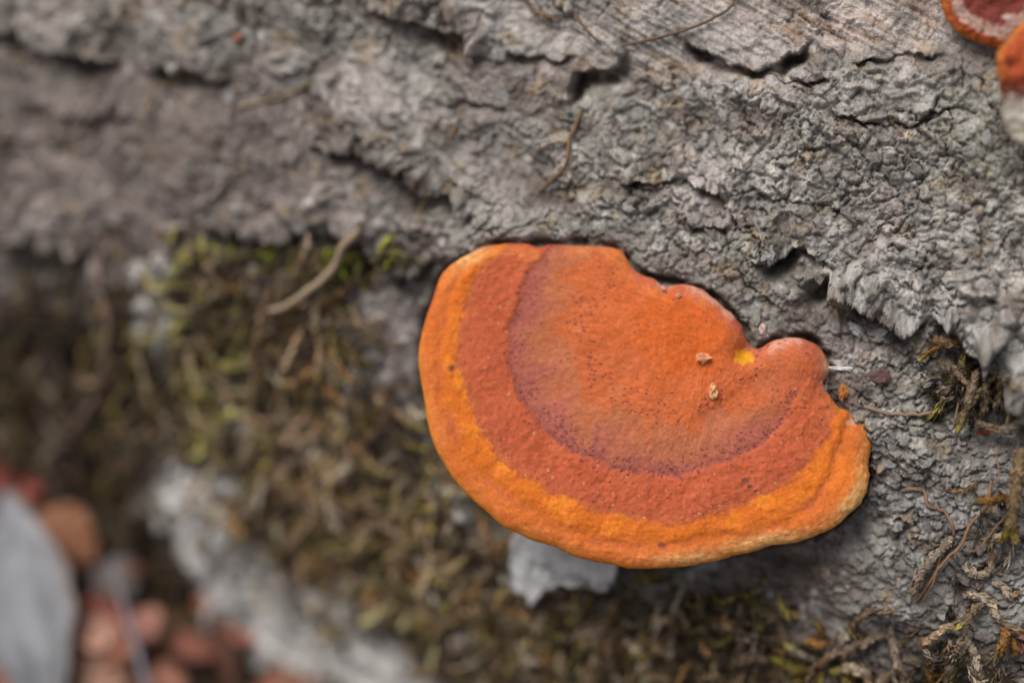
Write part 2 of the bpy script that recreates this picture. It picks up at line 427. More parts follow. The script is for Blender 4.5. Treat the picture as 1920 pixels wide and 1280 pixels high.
    c = lerp(c, (.50, .49, .485), .7*gauss2(px, py, 130, 405, 130, 34)); c = lerp(c, (.38, .355, .33), .6*gauss2(px, py, 200, 40, 120, 60))
    c = lerp(c, (.52, .52, .51), .7*sstep(.55, .75, fbm(s/.35, t/.30, 4, 241)+.22*gauss2(px, py, 1680, 540, 200, 90)+.10*gauss2(px, py, 1830, 950, 150, 250)))   # white crust lichen
    c = lerp(c, (.11, .075, .06), .75*cav)                                          # darker brown in the hollows under the lips
    c = lerp(c, (.235, .195, .180), .75*sstep(900, 450, px+200*big)*sstep(60, 200, py+60*mid))
    for x_, y_, rx_, ry_ in ((1120,45,260,60), (1520,165,240,50), (1400,330,130,70), (1600,470,120,60), (700,170,120,60), (1830,470,120,90), (1330,80,160,40)):
        c = lerp(c, (.43, .41, .395), .75*sstep(.25, .6, gauss2(px, py, x_, y_, rx_, ry_)+.25*mid)*(.6+.4*sstep(-.3, .3, sm)))
    c = lerp(c, (.085, .060, .050), .85*sstep(.35, .7, gauss2(px, py, 740, 305, 110, 26, 24)+.25*mid))
    c = lerp(c, (.11, .085, .070), .55*sstep(.28, .6, fbm(s/.9+31, t/.55, 4, 255)))
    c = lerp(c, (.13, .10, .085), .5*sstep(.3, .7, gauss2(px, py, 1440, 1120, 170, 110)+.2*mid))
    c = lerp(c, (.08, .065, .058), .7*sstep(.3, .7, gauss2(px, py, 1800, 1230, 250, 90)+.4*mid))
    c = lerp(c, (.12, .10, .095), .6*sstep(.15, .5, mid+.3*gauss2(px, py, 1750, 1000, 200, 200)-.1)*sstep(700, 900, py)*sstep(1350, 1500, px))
    c = lerp(c, (.30, .22, .13), .5*sstep(.45, .7, fbm(s/.5+70, t/.4, 3, 251)))
    c = lerp(c, (.040, .030, .020), .9*bed*sstep(-.4, .2, fbm(s/.4, t/.4, 3, 261)))
    c = lerp(c, (.68, .67, .66), .95*strip*sstep(-.95, -.3, fbm(s/.5, t/.13, 3, 119)))
    c = lerp(c, (.37, .335, .335), .7*sstep(.35, .6, gauss2(px, py, 745, 620, 75, 140)+.35*mid+.5*sm))
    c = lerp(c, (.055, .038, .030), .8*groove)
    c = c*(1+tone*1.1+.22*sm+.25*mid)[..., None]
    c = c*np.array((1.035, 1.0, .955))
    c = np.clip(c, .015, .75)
    return h, ds, dt, c, bed

# affine fit picture -> unrolled bark, to lay a rotated grid that covers the view
gx, gy = np.meshgrid(np.linspace(150, 1900, 12), np.linspace(20, 1250, 9))
ps, pt = st_of(hit_cyl(gx, gy, R))
Amat = np.stack([gx.ravel(), gy.ravel(), np.ones(gx.size)], 1)
FS = np.linalg.lstsq(Amat, ps.ravel(), rcond=None)[0]; FT = np.linalg.lstsq(Amat, pt.ravel(), rcond=None)[0]
FIT = (FS, FT); DN = math.hypot(FS[1], FT[1])
def axis(lo, hi, n, margin, nm):
    core = np.linspace(lo, hi, n); g = (np.linspace(0, 1, nm+1)[1:])**1.8*margin
    return np.concatenate([lo-g[::-1], core, hi+g])
AX = axis(-420, 2080, 1120, 900, 36); AY = axis(-130, 1480, 700, 500, 26)
GX, GY = np.meshgrid(AX, AY, indexing='ij')
S = FS[0]*GX+FS[1]*GY+FS[2]; Tt = FT[0]*GX+FT[1]*GY+FT[2]
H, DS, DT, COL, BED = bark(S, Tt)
VB = base_pt(S+DS, Tt+DT, H)
INV = np.linalg.inv(np.array([[FS[0], FS[1]], [FT[0], FT[1]]]))
def h_at(s, t):
    x = INV[0, 0]*(s-FS[2])+INV[0, 1]*(t-FT[2]); y = INV[1, 0]*(s-FS[2])+INV[1, 1]*(t-FT[2])
    i = np.clip(np.interp(x, AX, np.arange(len(AX))), 0, len(AX)-1.001); j = np.clip(np.interp(y, AY, np.arange(len(AY))), 0, len(AY)-1.001)
    i0 = i.astype(int); j0 = j.astype(int); fi = i-i0; fj = j-j0
    return (H[i0, j0]*(1-fi)+H[i0+1, j0]*fi)*(1-fj)+(H[i0, j0+1]*(1-fi)+H[i0+1, j0+1]*fi)*fj
def pick(px, py):
    """point of the bark seen at a pixel -> s, t, h"""
    px = np.asarray(px, float); py = np.asarray(py, float); h = 0*px
    for _ in range(7):
        s, t = st_of(hit_cyl(px, py, R+h)); h = .5*h+.5*h_at(s, t)
    return s, t, h

log = tag(empty('fallen_log', (0, 0, GROUND)), 'grey fallen log with cracked flaky bark carrying the orange bracket fungus', 'log')
LORG = np.array((0, 0, GROUND))
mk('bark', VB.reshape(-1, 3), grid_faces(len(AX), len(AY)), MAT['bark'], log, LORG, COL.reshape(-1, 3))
# the rest of the trunk: body and sawn ends, outside the close view
nu, nv = 120, 160
su = np.linspace(-75, 95, nu); tv = np.linspace(0, 2*np.pi*R, nv, endpoint=False)
SS, TT = np.meshgrid(su, tv, indexing='ij')
hh = -.75 + .25*fbm(SS/5, np.sin(TT/R)*2+np.cos(TT/R)*1.3, 3, 11)
cc = np.zeros(SS.shape+(3,))+np.array((.25, .235, .22)); cc = cc*(1+.4*fbm(SS/1.5, TT/1.2, 4, 9))[..., None]
mk('trunk_body', base_pt(SS, TT, hh).reshape(-1, 3), grid_faces(nu, nv, True), MAT['bark'], log, LORG, np.clip(cc, .03, .6).reshape(-1, 3))
for x in (-75, 95):
    ring = np.linspace(0, 1, 14); RR, AA = np.meshgrid(ring, np.linspace(0, 2*np.pi, 64, endpoint=False), indexing='ij')
    hv = R-.75
    v = np.stack([x+.15*np.sin(RR*40)*.3+0*AA, RR*hv*1.01*np.cos(AA), RR*hv*1.01*np.sin(AA)], -1).reshape(-1, 3)
    mk('sawn_end', v, grid_faces(14, 64, True), MAT['bark'], log, LORG, np.zeros((len(v), 3))+(.34, .26, .17))

#_p=np.array([(100,100),(100,700),(300,1200),(700,200),(1000,400),(1600,300),(1850,450),(1850,650),(1500,1150),(1850,1200),(1300,100),(1700,900)],float)
#_q=pick(_p[:,0],_p[:,1]); print('depths', proj(base_pt(*_q))[2].round(2))
#print('bark swell', back_heights().round(2), 'ground', GROUND)
#---PART2---

# ------------------------------------------------------------------ bracket fungi
def cap_mesh(outline, centre, P, n, T, rim_w, hfun, cfun, under, nr=200, na=620, wob=2.0, seed=1):
    """a fungus cap: upper skin rolled over the rim, and the pore layer underneath. Returns verts, faces, colours of both."""
    out = catmull(outline, 10); cx, cy = centre
    ang = np.unwrap(np.arctan2(out[:, 1]-cy, out[:, 0]-cx)); rad = np.hypot(out[:, 1]-cy, out[:, 0]-cx)
    o = np.argsort(np.mod(ang, 2*np.pi)); am = np.mod(ang, 2*np.pi)[o]; rm = rad[o]
    # equal steps along the outline
    am2 = np.concatenate([am-2*np.pi, am, am+2*np.pi]); rm2 = np.tile(rm, 3)
    fine = np.linspace(0, 2*np.pi, 6000); rf = np.interp(fine, am2, rm2)
    ln = np.concatenate([[0], np.cumsum(np.hypot(np.diff(rf*np.cos(fine)), np.diff(rf*np.sin(fine))))])
    A = np.interp(np.linspace(0, ln[-1], na, endpoint=False), ln, fine); Rd = np.interp(A, am2, rm2)
    lx = np.linspace(0, ln[-1]*.0072, na)
    Rd = Rd + wob*fbm(np.cos(A)*9, np.sin(A)*9, 4, seed+900)
    U = 1-(1-np.linspace(0, 1, nr))**1.5
    px = cx + U[:, None]*(Rd*np.cos(A))[None]; py = cy + U[:, None]*(Rd*np.sin(A))[None]
    edge_line = np.stack([cx+Rd*np.cos(A), cy+Rd*np.sin(A)], 1)[::3]
    ed = seg_dist(px, py, edge_line, True)[0]*.0072
    e = np.minimum(ed/rim_w, 1); roll = T*(np.sqrt(np.maximum(1-(1-e)**2, 0))-1)
    w = plane_pt(px, py, P, n); nw = M3 @ n
    h = roll + hfun(px, py, ed)
    top = w + h[..., None]*nw
    colr = cfun(px, py, ed)
    # extra rings rolling under the lip
    rings = [top]; cols = [colr]
    cw = plane_pt(np.array(float(cx)), np.array(float(cy)), P, n)
    for k in range(1, 9):
        f = k/8; inn = .16*(1-math.cos(f*1.4)); dn = -T-T*.55*math.sin(f*1.4)
        base = w[-1] + (cw-w[-1])/np.linalg.norm(cw-w[-1], axis=-1, keepdims=True)*inn
        rings.append((base + (dn+hfun(px, py, ed)[-1])[..., None]*nw)[None]); cols.append(colr[-1:])
    V = np.concatenate(rings, 0); Cc = np.concatenate(cols, 0)
    nru = 46; Uu = np.linspace(1, 0, nru)
    bx = V[-1]; k = Uu[:, None, None]
    vb = cw + (bx-cw)*k; ax, ay, _ = proj(vb)
    dep = under(ax, ay, seg_dist(ax, ay, edge_line, True)[0]*.0072)
    vb = vb - dep[..., None]*nw + nw*.015*(Uu[:, None, None] < 1)
    fc = grid_faces(V.shape[0], na, True)[:, ::-1]; fb = grid_faces(nru, na, True)[:, ::-1]
    return (V.reshape(-1, 3), fc, Cc.reshape(-1, 3)), (vb.reshape(-1, 3), fb)

ZANG = np.radians([0, 20, 40, 60, 90, 110, 130, 150, 170, 188, 196, 201, 210, 225, 240, 270, 300, 340, 360])
ZB = np.array([  # radius in pixels of the colour rings round the point of attachment
 [130,130,130,130,160,182,200,225,248,243,238,235,220,190,160,150,140,130,130],
 [195,195,215,237,275,307,342,374,380,356,342,334,312,300,300,260,230,200,195],
 [265,262,296,331,365,395,426,474,478,446,426,402,385,380,380,330,300,270,265],
 [305,305,324,396,407,446,484,525,515,478,446,416,420,420,420,380,340,310,305]], float)
def zone(px, py, amp=1.):
    a = np.mod(np.arctan2(py-600, px-1330), 2*np.pi); r = np.hypot(px-1330, py-600)
    a = a + .0; r = r + 9*fbm(px/60, py/60, 2, 301) + amp*(5*fbm(px/25, py/25, 3, 302) + 5*fbm(px/9, py/9, 3, 303))
    b = np.stack([np.interp(a, ZANG, z) for z in ZB], 0)
    z = np.where(r < b[0], r/b[0], np.where(r < b[1], 1+(r-b[0])/(b[1]-b[0]), np.where(r < b[2], 2+(r-b[1])/(b[2]-b[1]),
        np.where(r < b[3], 3+(r-b[2])/(b[3]-b[2]), 4+(r-b[3])/60))))
    return z, r, a
def main_h(px, py, ed):
    z, r, a = zone(px, py, .25)
    h = .10*np.exp(-(r/260)**2) + .03*sstep(1.9, 2.1, z)*sstep(20, 50, np.degrees(a))*sstep(225, 205, np.degrees(a)) - .018*np.exp(-((z-2.02)/.06)**2)*sstep(20, 50, np.degrees(a))*sstep(225, 205, np.degrees(a))
    h = h - .022*np.exp(-((z-4.05)/.2)**2) + .015*np.exp(-((z-3.5)/.35)**2)*(1+fbm(px/26, py/26, 3, 311))
    h = h + .035*fbm(px/130, py/130, 2, 313) + .010*fbm(px/22, py/22, 3, 315) + .005*fbm(px/7, py/7, 2, 317)
    h = h + .03*sstep(2, 2.3, z)*sstep(3.1, 2.8, z)*fbm(px/14, py/14, 3, 319)*.3
    h = h - .16*gauss2(px, py, 1398, 662, 26, 24)                                    # notch
    h = h - .07*gauss2(px, py, 1400, 735, 90, 30, -35) + .08*gauss2(px, py, 1490, 670, 55, 45)
    h = h + .06*gauss2(px, py, 1360, 640, 45, 60)
    f1 = voronoi(px/30, py/30, 321)[0]; h = h + .022*sstep(.10, .03, f1)*(z > 1.9)*(z < 3.2)
    return h
def main_c(px, py, ed):
    z, r, a = zone(px, py)
    org = np.array((.61, .125, .025)); c = np.zeros(px.shape+(3,)) + org
    ringed0 = sstep(28, 50, np.degrees(a))*sstep(222, 205, np.degrees(a))
    fibr = fbm(r/70+5, a*22, 4, 331); n1 = fbm(px/60, py/60, 4, 333); n2 = fbm(px/11, py/11, 4, 335)
    c = lerp(c, (.585, .140, .045), sstep(.3, .9, z+.25*n1))
    c = lerp(c, (.45, .150, .072), .85*sstep(1.0, 1.45, z+.30*n1+.12*fibr))
    c = lerp(c, (.385, .108, .080), .85*sstep(1.5, 1.95, z+.30*n1)*(.25+.75*ringed0))
    c = lerp(c, (.50, .108, .046), sstep(1.96, 2.10, z))
    c = lerp(c, (.53, .128, .050), .7*sstep(.0, .5, n1+.5*n2)*(z > 2.05))
    c = lerp(c, (.46, .105, .045), .8*sstep(2.55, 2.9, z+.25*n1+.1*n2))
    c = lerp(c, (.66, .165, .020), sstep(2.86, 3.2, z+.16*n2))
    c = lerp(c, (.57, .125, .025), .7*sstep(.0, .5, n2)*(z > 3)*(z < 3.9))
    c = lerp(c, (.72, .225, .025), .7*sstep(.15, .6, n1+.5*n2)*(z > 3.05)*(z < 3.95))
    c = lerp(c, (.61, .150, .034), .85*sstep(3.6, 4.2, z+.15*n2+.2*n1))
    c = lerp(c, (.66, .215, .055), .55*sstep(.30, .12, ed)*sstep(-.4, .3, n1))
    c = lerp(c, (.66, .22, .025), .8*sstep(.10, .0, ed)*(py > 620))
    pale = sstep(.30, .10, ed)*(gauss2(px, py, 1600, 920, 45, 70)+.6*gauss2(px, py, 1420, 1010, 120, 25)+.5*gauss2(px, py, 1290, 1048, 70, 14)+.7*gauss2(px, py, 880, 480, 40, 25))
    c = lerp(c, (.78, .50, .20), np.clip(pale*(.6+.8*n2+.3), 0, .8))
    c = lerp(c, (.74, .20, .025), .7*gauss2(px, py, 1560, 880, 70, 40)*(z > 3))
    lobe = gauss2(px, py, 1500, 700, 75, 85)
    c = lerp(c, (.52, .125, .045), .85*np.clip(lobe*1.3, 0, 1))
    ringed = sstep(28, 50, np.degrees(a))*sstep(222, 205, np.degrees(a))
    # attachment edge: pinkish, whitish scurf
    bk = seg_dist(px, py, back)[0]
    c = lerp(c, (.52, .14, .085), .75*sstep(34, 6, bk+12*n2)*(px > 1180)*(py < 740))
    c = lerp(c, (.68, .36, .25), .7*sstep(16, 3, bk+9*n2)*(px > 1230)*sstep(0, .4, n1+.3)*(py < 740))
    c = lerp(c, (.58, .33, .20), .8*gauss2(px, py, 1552, 690, 12, 30))
    c = lerp(c, (.76, .34, .02), .95*sstep(.45, .7, gauss2(px, py, 1396, 668, 26, 20)+.12*n2))
    c = lerp(c, (.72, .40, .26), .8*sstep(.5, .75, gauss2(px, py, 1598, 790, 18, 10)+.2*n2))
    lines_ = fbm(a*60, r/90, 3, 337)*sstep(60, 160, r)
    c = c*(1+.09*lines_+.06*fbm(px/3.5, py/3.5, 2, 338))[..., None]
    # grime, purple flush on the step, dark specks
    c = c*(1+.10*fibr*sstep(2, 1.2, z)+.10*n2+.07*n1)[..., None]
    c = lerp(c, (.27, .075, .06), .85*ringed*np.exp(-((z-1.985)/.05)**2)*sstep(-.5, .3, n2))
    c = lerp(c, (.30, .10, .09), .45*np.exp(-((z-3.0)/.07)**2)*sstep(-.3, .4, n2))
    c = lerp(c, (.40, .10, .05), .5*np.exp(-((z-4.02)/.12)**2)*sstep(-.4, .4, n2+n1))
    dens = np.exp(-((z-1.9)/.20)**2)*(.2+.8*ringed)+.7*np.exp(-((z-1.02)/.16)**2)+.02*(z < 2)+.35*np.exp(-((z-2.85)/.10)**2)
    for q, sc in ((1, 6.5), (2, 11.), (4, 22.)):
        f1, _, _, _, cid = voronoi(px/sc, py/sc, 340+q)
        on = (h01(cid*np.uint32(2654435761)) < .36*np.clip(dens*(.7+1.5*fbm(px/45, py/45, 2, 350)), 0, 1)/q)
        c = lerp(c, (.13, .035, .045), .85*on*sstep(.22, .10, f1*(sc/13)))
    for x, y, rr in ((848, 690, 9), (1396, 902, 9), (1405, 912, 6), (1240, 1022, 8), (1508, 665, 3)):
        c = lerp(c, (.16, .05, .05), .8*sstep(.3, .8, gauss2(px, py, x, y, rr, rr*.8)+.25*n2))
    # pale grains on the red ring
    f1, _, _, _, cid = voronoi(px/12, py/12, 361)
    c = lerp(c, (.75, .42, .28), .7*(h01(cid*np.uint32(2654435761)) < .05)*sstep(.2, .1, f1)*(z > 1.95)*(z < 3.1))
    return np.clip(c, .01, .85)
def main_under(px, py, ed):
    return .55*(1-np.exp(-ed/.9)) + 1.4*np.exp(-(seg_dist(px, py, back)[0]/120)**2)*sstep(0, .12, ed)
org = plane_pt(np.array(1300.), np.array(560.)) - .6*(M3 @ ncap)
fungus = tag(empty('bracket_fungus', org), 'large orange half-round bracket fungus with concentric rings', 'fungus')
(tv_, tf_, tc_), (uv_, uf_) = cap_mesh(CAP_OUT, (1300, 770), CAPP, ncap, .17, .30, main_h, main_c, main_under)
mk('cap', tv_, tf_, MAT['cap'], fungus, org, tc_)
o = mk('pore_surface', uv_, uf_, MAT['pore'], fungus, org, np.zeros((len(uv_), 3))+(.55, .12, .02))

# small fungi higher on the log
def small_fungus(outline, centre, n, lift, T, rim, hf, cf, label):
    s, t, h = pick(np.array(float(centre[0])), np.array(float(centre[1])))
    P = ((base_pt(s, t, h+lift) - CAM) @ M3); n = unit(n)
    org = base_pt(s, t, h)
    root = tag(empty('bracket_fungus', org), label, 'fungus', 'small bracket fungi sprouting beside each other')
    und = lambda px, py, ed: .9*(1-np.exp(-ed/.25)) + 0*px
    a, b = cap_mesh(outline, centre, P, n, T, rim, hf, cf, und, 90, 300, 1.2, 5)
    mk('cap', a[0], a[1], MAT['cap'], root, org, a[2]); mk('pore_surface', b[0], b[1], MAT['pore'], root, org, np.zeros((len(b[0]), 3))+(.5, .13, .03))
    return root
F2 = [(1763,-12),(1769,20),(1780,42),(1800,62),(1830,77),(1858,86),(1880,92),(1905,82),(1935,60),(1965,25),(1980,-30),(1970,-90),(1925,-135),(1850,-140),(1795,-105),(1768,-55)]
def f2h(px, py, ed):
    return .03*fbm(px/20, py/20, 3, 401) - .06*sstep(.25, .5, ed) + .02*np.exp(-((ed-.27)/.08)**2)*(1+fbm(px/5, py/5, 3, 403))
def f2c(px, py, ed):
    n = fbm(px/9, py/9, 4, 405); st_ = fbm(px/3, py/10, 3, 407)
    c = np.zeros(px.shape+(3,))+(.48, .13, .03)
    c = lerp(c, (.36, .07, .025), sstep(.03, .10, ed+.04*n))
    c = lerp(c, (.52, .38, .32), .95*sstep(.11, .16, ed+.03*n)*sstep(.34, .26, ed+.04*n)*sstep(-1., .0, st_))
    c = lerp(c, (.19, .045, .035), sstep(.26, .32, ed+.04*n))
    c = lerp(c, (.50, .40, .36), .8*sstep(.5, .8, gauss2(px, py, 1893, 32, 14, 12)+.3*n))
    return np.clip(c*(1+.2*n)[..., None], .01, .8)
small_fungus(F2, (1862, -20), (-.25, -.1, .95), .55, .13, .2, f2h, f2c, 'small maroon-topped bracket fungus with white furry ring and orange margin')
F3 = [(1893,70),(1876,92),(1871,108),(1874,135),(1881,165),(1885,190),(1881,212),(1884,230),(1897,252),(1922,273),(1960,285),(2010,270),(2045,200),(2040,110),(2010,50),(1960,28),(1920,40)]
def f3h(px, py, ed):
    return .10*sstep(0, .4, ed)+.05*fbm(px/30, py/30, 3, 411)+.02*fbm(px/8, py/8, 3, 413)-.05*gauss2(px, py, 1900, 158, 60, 10)
def f3c(px, py, ed):
    n = fbm(px/14, py/14, 4, 415); yy = py+16*n-10
    c = np.zeros(px.shape+(3,))+(.42, .085, .030)
    c = lerp(c, (.52, .17, .04), sstep(.09, .03, ed)*(py < 160))
    c = lerp(c, (.075, .03, .028), .85*sstep(128, 160, yy))
    c = lerp(c, (.38, .34, .29), sstep(164, 186, yy))
    c = lerp(c, (.56, .52, .42), sstep(195, 235, yy+10*n))
    c = lerp(c, (.10, .04, .03), .8*sstep(.4, .7, gauss2(px, py, 1892, 116, 6, 16)+.2*n))
    return np.clip(c*(1+.25*n)[..., None], .01, .8)
small_fungus(F3, (1950, 150), (-.15, -.05, .98), .75, .16, .22, f3h, f3c, 'stubby bracket fungus, rust red above a dark stain and cream swollen base')

# ------------------------------------------------------------------ loose plates of pale bark
def plate(poly, lift, thick, tint, label=None, tilt=(0, 0), seed=1, n=46, rough=.13):
    """a slab of bark cut to an irregular outline, lying on the log"""
    out = catmull(poly, 6); c = out.mean(0); na = len(out); nr = 40
    U = 1-(1-np.linspace(0.0, 1, nr))**1.25
    dv = out-c
    jag = 1+.10*fbm(np.arange(na)/3., np.zeros(na)+seed, 3, 500+seed)
    px = c[0]+U[:, None]*(dv[:, 0]*jag)[None]; py = c[1]+U[:, None]*(dv[:, 1]*jag)[None]
    s, t, h = pick(px, py)
    s0, t0, h0 = pick(np.array(c[0]), np.array(c[1]))
    hb = .25*h + .75*h0                                     # a slab bridges the hollows below
    hb = hb + lift + tilt[0]*(px-c[0])*.0072 + tilt[1]*(py-c[1])*.0072
    e = np.minimum((1-U)[:, None]*16, 1)
    ht = hb + thick*(np.sqrt(1-(1-e)**2)*.6+.4) + rough*fbm(s/.35, t/.30, 4, 510+seed)+.35*rough*fbm(s/.09, t/.08, 3, 520+seed)
    top = base_pt(s, t, ht); bot = base_pt(s, t, hb)[::-1]
    lipn = base_pt(s[-1:], t[-1:], hb[-1:]+.35*thick)
    V = np.concatenate([top, lipn, bot], 0)
    f = fbm(s/.5, t/.4, 4, 530+seed); col_ = lerp(np.zeros(s.shape+(3,))+tint, np.array(tint)*.55, .7*sstep(.15, .6, f))
    col_ = col_*(1+.22*fbm(s/.12, t/.10, 3, 540+seed))[..., None]
    cc_ = np.concatenate([col_, col_[-1:]*.8, 0*col_[::-1]+(.13, .09, .065)], 0)
    o = mk('bark_plate', V.reshape(-1, 3), grid_faces(V.shape[0], na, True), MAT['bark'], log, LORG, np.clip(cc_, .02, .8).reshape(-1, 3))
    if label: o['label'] = label
    return o
W = (.62, .61, .60)
plate([(982,1024),(990,1000),(1000,950),(1050,920),(1140,940),(1185,1020),(1172,1052),(1158,1066),(1130,1058),(1104,1064),(1080,1058),(1062,1068),(1046,1070),(1036,1084),(1020,1096),(1010,1078),(992,1076),(984,1052)], .50, .09, (.66, .645, .64), 'pale chip of bark jutting out under the orange cap', (.05, .05), 1, rough=.05)
plate([(590,1275),(640,1258),(720,1252),(790,1264),(830,1300),(780,1380),(640,1370)], .75, .25, (.66, .58, .42), 'cream coloured scrap of bark below the moss', (0, 0), 6)

# little loose flakes standing off the bark
rng = np.random.default_rng(5)
protos = []
for k in range(8):
    na = 9; a = np.linspace(0, 2*np.pi, na, endpoint=False); r = .5*(1+.35*rng.standard_normal(na)*.6); r = np.clip(r, .25, .8)
    x = r*np.cos(a)*1.3; y = r*np.sin(a)*.8
    v = []
    for q, zz in ((1, 0), (1, .16), (.55, .24)):
        v += [(x[i]*q, y[i]*q, zz+.18*x[i]*q*x[i]*q+.05*rng.standard_normal()) for i in range(na)]
    v += [(0, 0, .24)]
    f = []
    for L_ in (0, 1):
        f += [(L_*na+i, L_*na+(i+1) % na, (L_+1)*na+(i+1) % na, (L_+1)*na+i) for i in range(na)]
    f4 = f + [(2*na+i, 2*na+(i+1) % na, 3*na, 3*na) for i in range(na)]
    me = bpy.data.meshes.new('bark_flake')
    me.from_pydata([tuple(np.array(p)*CM) for p in v], [], [tuple(dict.fromkeys(q)) for q in f4])
    me.polygons.foreach_set('use_smooth', np.full(len(me.polygons), False))
    tn = [(.33,.32,.31), (.29,.275,.26), (.26,.23,.21), (.31,.30,.27), (.37,.36,.35), (.27,.235,.22), (.30,.30,.285), (.34,.315,.30)][k]
    at = me.attributes.new('tint', 'FLOAT_COLOR', 'POINT'); at.data.foreach_set('color', np.tile(np.array(tn+(1,), np.float32), len(me.vertices)))
    me.materials.append(MAT['bark']); protos.append(me)
def frame_at(s, t, h, yaw, tilt, k):
    """world matrix lying on the bark, x turned by yaw in the surface"""
    n = nrm(t); ax = np.array((1., 0, 0)); ay = np.cross(n, ax)
    x = math.cos(yaw)*ax+math.sin(yaw)*ay; y = np.cross(n, x)
    n2 = unit(n+tilt[0]*x+tilt[1]*y); x = unit(x-n2*(x@n2)); y = np.cross(n2, x)
    p = (base_pt(s, t, h)-LORG)*CM
    return Matrix([[x[i]*k, y[i]*k, n2[i]*k, p[i]] for i in range(3)]+[[0, 0, 0, 1]])
cnt = 0
while cnt < 150:
    x, y = rng.uniform(-40, 1960), rng.uniform(-30, 1300)
    if rng.random() < .35: x, y = rng.uniform(900, 1930), rng.uniform(150, 1250)
    if y < 150 and x > 1000: continue
    if inside(np.array(x), np.array(y), CAP_OUT): continue
    if max(math.exp(-((x-cx)/rx)**2-((y-cy)/ry)**2) for cx, cy, rx, ry in MOSS_BED) > .45: continue
    s, t, h = pick(np.array(x), np.array(y))
    o = bpy.data.objects.new('bark_flake', protos[rng.integers(8)]); col.objects.link(o); o.parent = log
    o.matrix_local = frame_at(float(s), float(t), float(h)-.02, rng.uniform(0, 6.28), rng.uniform(-.3, .3, 2), rng.uniform(.07, .19))
    cnt += 1

# ------------------------------------------------------------------ strands: fibres and moss
def tube(P, rad, sides=6, cap=True):
    P = np.asarray(P, float); n = len(P); rad = np.broadcast_to(rad, n)
    tn = np.gradient(P, axis=0); tn /= np.linalg.norm(tn, axis=1, keepdims=True)+1e-9
    ref = np.array((.3, -.5, .81)); a = np.cross(tn, ref); a /= np.linalg.norm(a, axis=1, keepdims=True)+1e-9; b = np.cross(tn, a)
    th = np.linspace(0, 2*np.pi, sides, endpoint=False)
    V = P[:, None]+rad[:, None, None]*(np.cos(th)[None, :, None]*a[:, None]+np.sin(th)[None, :, None]*b[:, None])
    return V.reshape(-1, 3), grid_faces(n, sides, True)
def strand(pts, lift):
    """spine through picture points, resting on the bark with the given lifts"""
    q = catmull(pts, 7, False); s, t, h = pick(q[:, 0], q[:, 1])
    h = np.convolve(np.pad(h, 3, 'edge'), np.ones(7)/7, 'valid')
    lf = np.interp(np.linspace(0, 1, len(q)), np.linspace(0, 1, len(lift)), lift)
    return base_pt(s, t, h+lf)
def fibre(pts, w, tint, label, lift=(.03, .06, .03), branches=(), group=None):
    P = strand(pts, lift); org = P[0]
    root = empty('root_fibre', org) if branches else None
    n = len(P); r = w*(1+.18*fbm(np.arange(n)/3., np.zeros(n), 2, int(pts[0][0]))) * np.interp(np.linspace(0, 1, n), [0, .08, .9, 1], [.6, 1, .8, .3])
    V, F = tube(P, r, 6)
    o = mk('strand' if branches else 'root_fibre', V, F, MAT['fibre'], root, org, np.zeros((len(V), 3))+tint)
    for bp, bw in branches:
        P = strand(bp, lift); V, F = tube(P, bw*np.linspace(1, .4, len(P)), 6)
        mk('branch', V, F, MAT['fibre'], root, org, np.zeros((len(V), 3))+tint)
    tag(root or o, label, 'root')
BR = (.20, .115, .06)
fibre([(1092,205),(1080,240),(1070,262),(1068,295),(1062,312),(1040,335),(1010,360)], .026, BR, 'forked brown rootlet on bare grey bark above the orange cap', (.05, .12, .05),
      [([(1066,268),(1035,270),(1010,285),(998,310)], .018), ([(1068,312),(1078,325),(1084,332)], .012)])
fibre([(1165,88),(1210,78),(1260,66),(1310,50),(1350,30),(1375,10),(1380,-20)], .024, (.16, .10, .065), 'thin brown rootlet lying across the pale bare wood', (.06, .10, .06))
fibre([(1078,25),(1100,55),(1128,85)], .018, BR, 'short thin rootlet near the top ridge of bark')
fibre([(868,205),(858,235),(846,262),(838,285)], .022, BR, 'short orange-brown rootlet below a small bark slit')
fibre([(830,360),(805,370),(790,395),(780,420)], .022, (.30, .19, .09), 'curved tan rootlet at the end of the brown crevice')
fibre([(1858,895),(1850,945),(1820,975),(1805,1010),(1780,1035),(1760,1060),(1738,1095),(1712,1130)], .024, (.26, .14, .07), 'long forked orange-brown rootlet crossing the moss shoots', (.12, .2, .08),
      [([(1885,962),(1855,995),(1835,1020),(1808,1032)], .016), ([(1762,1050),(1750,1085),(1728,1125)], .015), ([(1868,850),(1872,880),(1856,920)], .014)])
fibre([(1690,918),(1715,915),(1735,920),(1740,945),(1770,955),(1785,980),(1790,1005)], .03, (.22, .13, .09), 'bent reddish-brown rootlet beside the stout grey twig')
fibre([(1620,760),(1660,772),(1705,775),(1750,772),(1792,758)], .026, (.30, .20, .14), 'pale straight rootlet under the bark flap moss')
fibre([(1806,720),(1795,760),(1790,790),(1784,805)], .016, (.24, .14, .08), 'fine reddish hair root hanging from the flap moss', (.2, .25, .1))
fibre([(1795,1030),(1792,1080),(1790,1130),(1786,1150)], .013, (.10, .06, .045), 'fine dark hair root hanging between moss shoots', (.15, .15, .1))
fibre([(985,-10),(1000,20),(1040,35),(1060,30)], .016, BR, 'tiny looping rootlet beside the upper bark ridge')
fibre([(590,150),(540,180),(500,190),(440,205)], .03, (.22, .16, .10), 'blurred brown root strand across the dark crack')
fibre([(365,135),(330,155),(305,165),(285,205),(270,240)], .035, (.24, .17, .10), 'blurred tan root strand beneath the dark bark step', (.1, .2, .1))
fibre([(210,430),(205,520),(228,600),(215,700),(180,760),(150,800)], .06, (.18, .12, .09), 'thick blurred brown root hanging over the mossy hollow', (.2, .35, .3))
